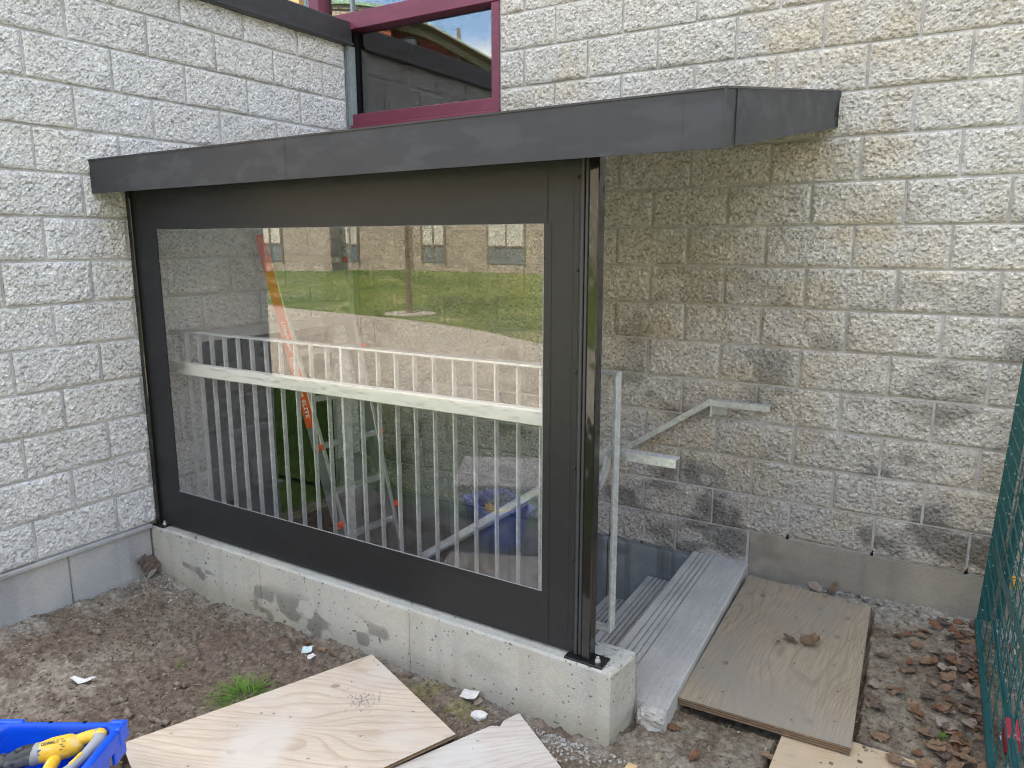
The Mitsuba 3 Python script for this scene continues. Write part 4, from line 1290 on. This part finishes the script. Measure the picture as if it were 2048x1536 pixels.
def scrap(name, x, y, pts, ang, mat, label, category, lift=0.012, seed=0, fold=0.2):
    m = prism(sg.Polygon(pts), 0, 0.002).subdivide_to_size(0.02)
    r = np.random.default_rng(seed)
    V = np.array(m.vertices)
    V[:, 2] += fold * np.abs(V[:, 0]) + 0.003 * np.sin(V[:, 1] * 90)
    m.vertices = V
    m.apply_transform(trimesh.transformations.euler_matrix(r.normal(0, 0.1), r.normal(0, 0.1), ang))
    m.apply_translation((x, y, hz(x, y) + lift))
    solo(name, m, mat, label, category)


scrap('paper_scrap', 0.655, -2.42, [(-0.05, -0.015), (0.0, -0.02), (0.03, 0.0), (0.045, 0.03), (0.02, 0.03), (0.005, 0.008), (-0.045, 0.0)], 0.2, 'm_scrap', 'torn white paper scrap lying on the bare soil above the blue bin', 'paper', seed=1)
scrap('paper_scrap', 1.315, -1.80, [(-0.022, -0.022), (0.024, -0.018), (0.02, 0.022), (-0.02, 0.02)], 0.6, 'm_scrap_blue', 'pale blue square of paper near the kerb foot', 'paper', seed=2)
scrap('paper_scrap', 1.365, -1.825, [(-0.03, -0.012), (0.02, -0.015), (0.035, 0.01), (-0.01, 0.018)], -0.3, 'm_scrap', 'torn white paper beside the pale blue square', 'paper', seed=3)
scrap('paper_scrap', 2.115, -1.70, [(-0.035, -0.028), (0.03, -0.03), (0.036, 0.018), (0.012, 0.03), (-0.03, 0.026)], 0.3, 'm_scrap', 'creased off-white cardboard scrap between the kerb and the plywood', 'cardboard', seed=4, lift=0.02)
scrap('paper_scrap', 2.155, -1.705, [(-0.02, -0.012), (0.02, -0.01), (0.018, 0.014), (-0.01, 0.018)], 1.1, 'm_leaf_3', 'small tan cardboard bit beside the off-white scrap', 'cardboard', seed=5)
solo('plaster_lump', chunk(2.205, -1.765, 0.035, 0.024, 0.016, 5, 0.2), 'm_scrap', 'white plaster lump by the broken corner of the silvery plywood', 'plaster')
solo('plaster_lump', chunk(1.53, -1.98, 0.045, 0.03, 0.008, 8, 0.2), 'm_rubble', 'grey plaster patch between the grass tuft and the pale plywood', 'plaster')
solo('wood_block', box(2.80, 2.835, -1.80, -1.735, 0.0, 0.028, 0.002), 'm_ply_yellow', 'small raw wood offcut standing right of the kerb end', 'offcut')
# plaster crumbs dumped along the kerb and on the pale plywood
rb = []
for k in range(1100):
    t = cr.uniform()
    if t < 0.36:
        x, y = cr.normal(2.55, 0.11), -1.70 - abs(cr.normal(0, 0.05))
        z = hz(x, y)
    elif t < 0.62:
        x, y = abs(cr.normal(0.12, 0.14)), -1.69 - abs(cr.normal(0, 0.07))
        z = hz(x, y)
    elif t < 0.80:
        x, y = cr.uniform(2.82, 3.6), -0.03 - abs(cr.normal(0, 0.025))
        z = hz(x, y) + 0.012
    else:
        x, y = cr.normal(1.80, 0.04), cr.normal(-1.98, 0.035)
        z = 0.0445
    s_c = (0.0022 + 0.007 * cr.uniform() ** 2.2) * (0.45 if t >= 0.8 else 1.0)
    m = ICO.copy()
    m.vertices = np.array(m.vertices) * cr.uniform(0.6, 1.3, (len(m.vertices), 1)) * np.array([s_c, s_c * 0.8, s_c * 0.6])
    m.apply_transform(trimesh.transformations.euler_matrix(0, 0, cr.uniform(0, 6.28)))
    m.apply_translation((x, y, z + 0.2 * s_c))
    rb.append(m)
scene['plaster_crumbs'] = mikit.ply(cat(rb), 'm_rubble')
labels['plaster_crumbs'] = {'label': 'grey-white mortar crumbs spilled along the kerb, the walls and on the pale plywood', 'category': 'rubble', 'kind': 'stuff'}

# ------------------------------------------------------------------ what the glass mirrors: the school across the lawn, a young tree
O3 = np.array([-11.0076, -23.1893, 0.0])
RU, RM = np.array([0.85215, -0.52329, 0.0]), np.array([-0.52329, -0.85215, 0.0])


def far_(m):
    V = np.array(m.vertices)
    m = m.copy()
    m.vertices = O3 + V[:, :1] * RU + V[:, 1:2] * RM + V[:, 2:] * np.array([0, 0, 1.0])
    m.fix_normals()
    return m


SCH = thing('school_building', 'two-storey brick and block school with curved green roof edge, mirrored in the glass', 'building')
put('block_storey', cat([far_(box(-30, -6.7, -0.0, 9, 0.2, 5.2)), far_(box(-6.7, 14, 1.0, 9, 0.2, 5.2))]), 'm_far_block', SCH)


def brick_box(u0, u1, y0):
    uu = np.linspace(u0, u1, 60)
    pl = sg.Polygon([(u0, 5.2), (u1, 5.2)] + [(float(u), float(ztop(u)) - 0.3) for u in uu[::-1]])
    m = trimesh.creation.extrude_polygon(pl, 9 - y0, engine='earcut')
    V = np.array(m.vertices)
    m.vertices = np.column_stack([V[:, 0], y0 + V[:, 2], V[:, 1]])
    return far_(m)


BRICKS = [(-30, -6.45, 0.2), (-6.45, 14, 1.2)]


def ztop(u):
    return np.interp(u, [-40, -8, -6.4, -5.6, -4.9, -3.7, -2.5, -1.4, 0, 3, 30], [11.0, 10.9, 10.72, 10.55, 10.3, 9.68, 9.05, 8.55, 8.3, 8.2, 8.2])


put('brick_storey', cat([brick_box(*b_) for b_ in BRICKS]), 'm_far_brick', SCH)
put('added_blocking_wing', far_(box(14, 24, -30, 9, -0.3, 8.0)), 'm_far_block', SCH)  # unseen wing, added to block low sky light from the right
us = np.linspace(-30, 14, 160)
dz_ = 0.56


def ribbon(y0, y1, zlo, zhi):
    V, F = [], []
    yb = y0
    for k, u in enumerate(us):
        z = ztop(u)
        y0 = yb + (1.1 if u > -6.4 else 0.1)
        V += [(u, y0, z - zlo), (u, y0, z - zhi), (u, y1, z - zhi), (u, y1, z - zlo)]
        if k:
            a0, b0 = 4 * (k - 1), 4 * k
            for c in range(4):
                d = (c + 1) % 4
                F += [(a0 + c, a0 + d, b0 + d), (a0 + c, b0 + d, b0 + c)]
    return far_(trimesh.Trimesh(V, F, process=False))


put('fascia', ribbon(-0.15, 4, dz_, 0.12), 'm_far_fascia', SCH)
put('fascia_line', cat([ribbon(-0.162, -0.10, dz_ * f_ + 0.05, dz_ * f_) for f_ in (0.45,)]), 'm_brown_metal', SCH)
RF = put('roof', ribbon(-0.25, 9, 0.12, 0.0), 'm_far_roof', SCH)
put('downpipe', far_(box(-3.92, -3.78, 0.98, 1.19, 0.6, 10.2)), 'm_brown_metal', SCH)
for (u0, u1, z0_, z1_, y_) in [(-6.05, -5.6, 8.3, 9.85, 1.19), (-3.2, -2.75, 7.2, 8.6, 1.19), (-2.65, -2.2, 7.2, 8.25, 1.19), (-14, -12.6, 7.6, 9.4, 0.19), (3, 4.4, 7, 8.6, 1.19), (8, 9.4, 7, 8.6, 1.19)]:
    w = numbered(f'{SCH}__window')
    put('pane', far_(box(u0, u1, y_ - 0.03, y_, z0_, z1_)), 'm_far_glass', w)
    put('frame', cat([far_(box(u0 - 0.08, u0, y_ - 0.06, y_, z0_, z1_ + 0.08)), far_(box(u1, u1 + 0.08, y_ - 0.06, y_, z0_, z1_ + 0.08)), far_(box(u0, u1, y_ - 0.06, y_, z1_, z1_ + 0.08))]), 'm_black', w)
for (u0, u1, y_) in [(-9.3, -8.55, -0.01), (-6.45, -5.9, 0.99), (-3.4, -2.6, 0.99), (-0.9, 0.45, 0.99), (-12.4, -11.6, -0.01), (3.5, 4.6, 0.99)]:
    w = numbered(f'{SCH}__window')
    put('pane', far_(box(u0, u1, y_ - 0.02, y_, 0.98, 1.62)), 'm_far_glass', w)
    put('blind', far_(box(u0, u1, y_ - 0.025, y_, 1.62, 3.2)), 'm_far_blind', w)
    put('frame', cat([far_(box(u0 - 0.07, u0, y_ - 0.06, y_, 0.95, 3.25)), far_(box(u1, u1 + 0.07, y_ - 0.06, y_, 0.95, 3.25)), far_(box(u0, u1, y_ - 0.06, y_, 1.6, 1.66)), far_(box((u0 + u1) / 2 - 0.03, (u0 + u1) / 2 + 0.03, y_ - 0.06, y_, 0.98, 3.2))]), 'm_brown_metal', w)

TREE = thing('young_tree', 'slim young tree in a ring of bare earth, mirrored in the screen', 'tree')
tb = np.array([-8.08, -13.62, 0.0])
tr_ = []
for k in range(6):
    a_, b_ = tb + np.array([0.02 * k * k * 0.1, 0.01 * k, 0.6 * k]), tb + np.array([0.002 * (k + 1) ** 2, 0.01 * (k + 1), 0.6 * (k + 1)])
    tr_.append(rod(a_, b_, 0.066 - 0.006 * k, 12))
put('trunk', cat(tr_), 'm_bark', TREE, smooth=40)
cr2 = np.random.default_rng(5)
lv = []
br_ = []
for k in range(14):
    a_ = cr2.uniform(0, 6.28)
    z = cr2.uniform(2.7, 3.6)
    e = tb + np.array([math.cos(a_) * cr2.uniform(0.5, 1.1), math.sin(a_) * cr2.uniform(0.5, 1.1), z + cr2.uniform(0.4, 1.2)])
    br_.append(rod(tb + np.array([0.05, 0.04, z]), e, 0.014, 5))
    for _ in range(120):
        c = e + cr2.normal(0, 0.26, 3)
        n_ = cr2.normal(0, 1, 3)
        n_ /= np.linalg.norm(n_)
        s1 = np.cross(n_, (0.3, 0.5, 0.8))
        s1 /= np.linalg.norm(s1)
        s2 = np.cross(n_, s1)
        lv += [c - s1 * 0.05, c + s2 * 0.022, c + s1 * 0.05, c - s2 * 0.022]
put('limb', cat(br_), 'm_bark', TREE)
lv = np.array(lv)
qf = np.arange(len(lv)).reshape(-1, 4)
put('crown', trimesh.Trimesh(lv, np.vstack([qf[:, [0, 1, 2]], qf[:, [0, 2, 3]]]), process=False), 'm_foliage', TREE, kind='stuff')
put('earth_ring', trimesh.creation.cylinder(radius=0.62, height=0.02, sections=24, transform=trimesh.transformations.translation_matrix((tb[0], tb[1], 0.006))), 'm_path', TREE)
solo('plywood_offcut', prism(sg.Polygon([(0.55, -3.55), (1.35, -3.95), (1.0, -4.6), (0.2, -4.2)]), 0.03, 0.045), 'm_ply_silver', 'pale board on the ground beyond the blue bin, seen only mirrored in the screen', 'board')
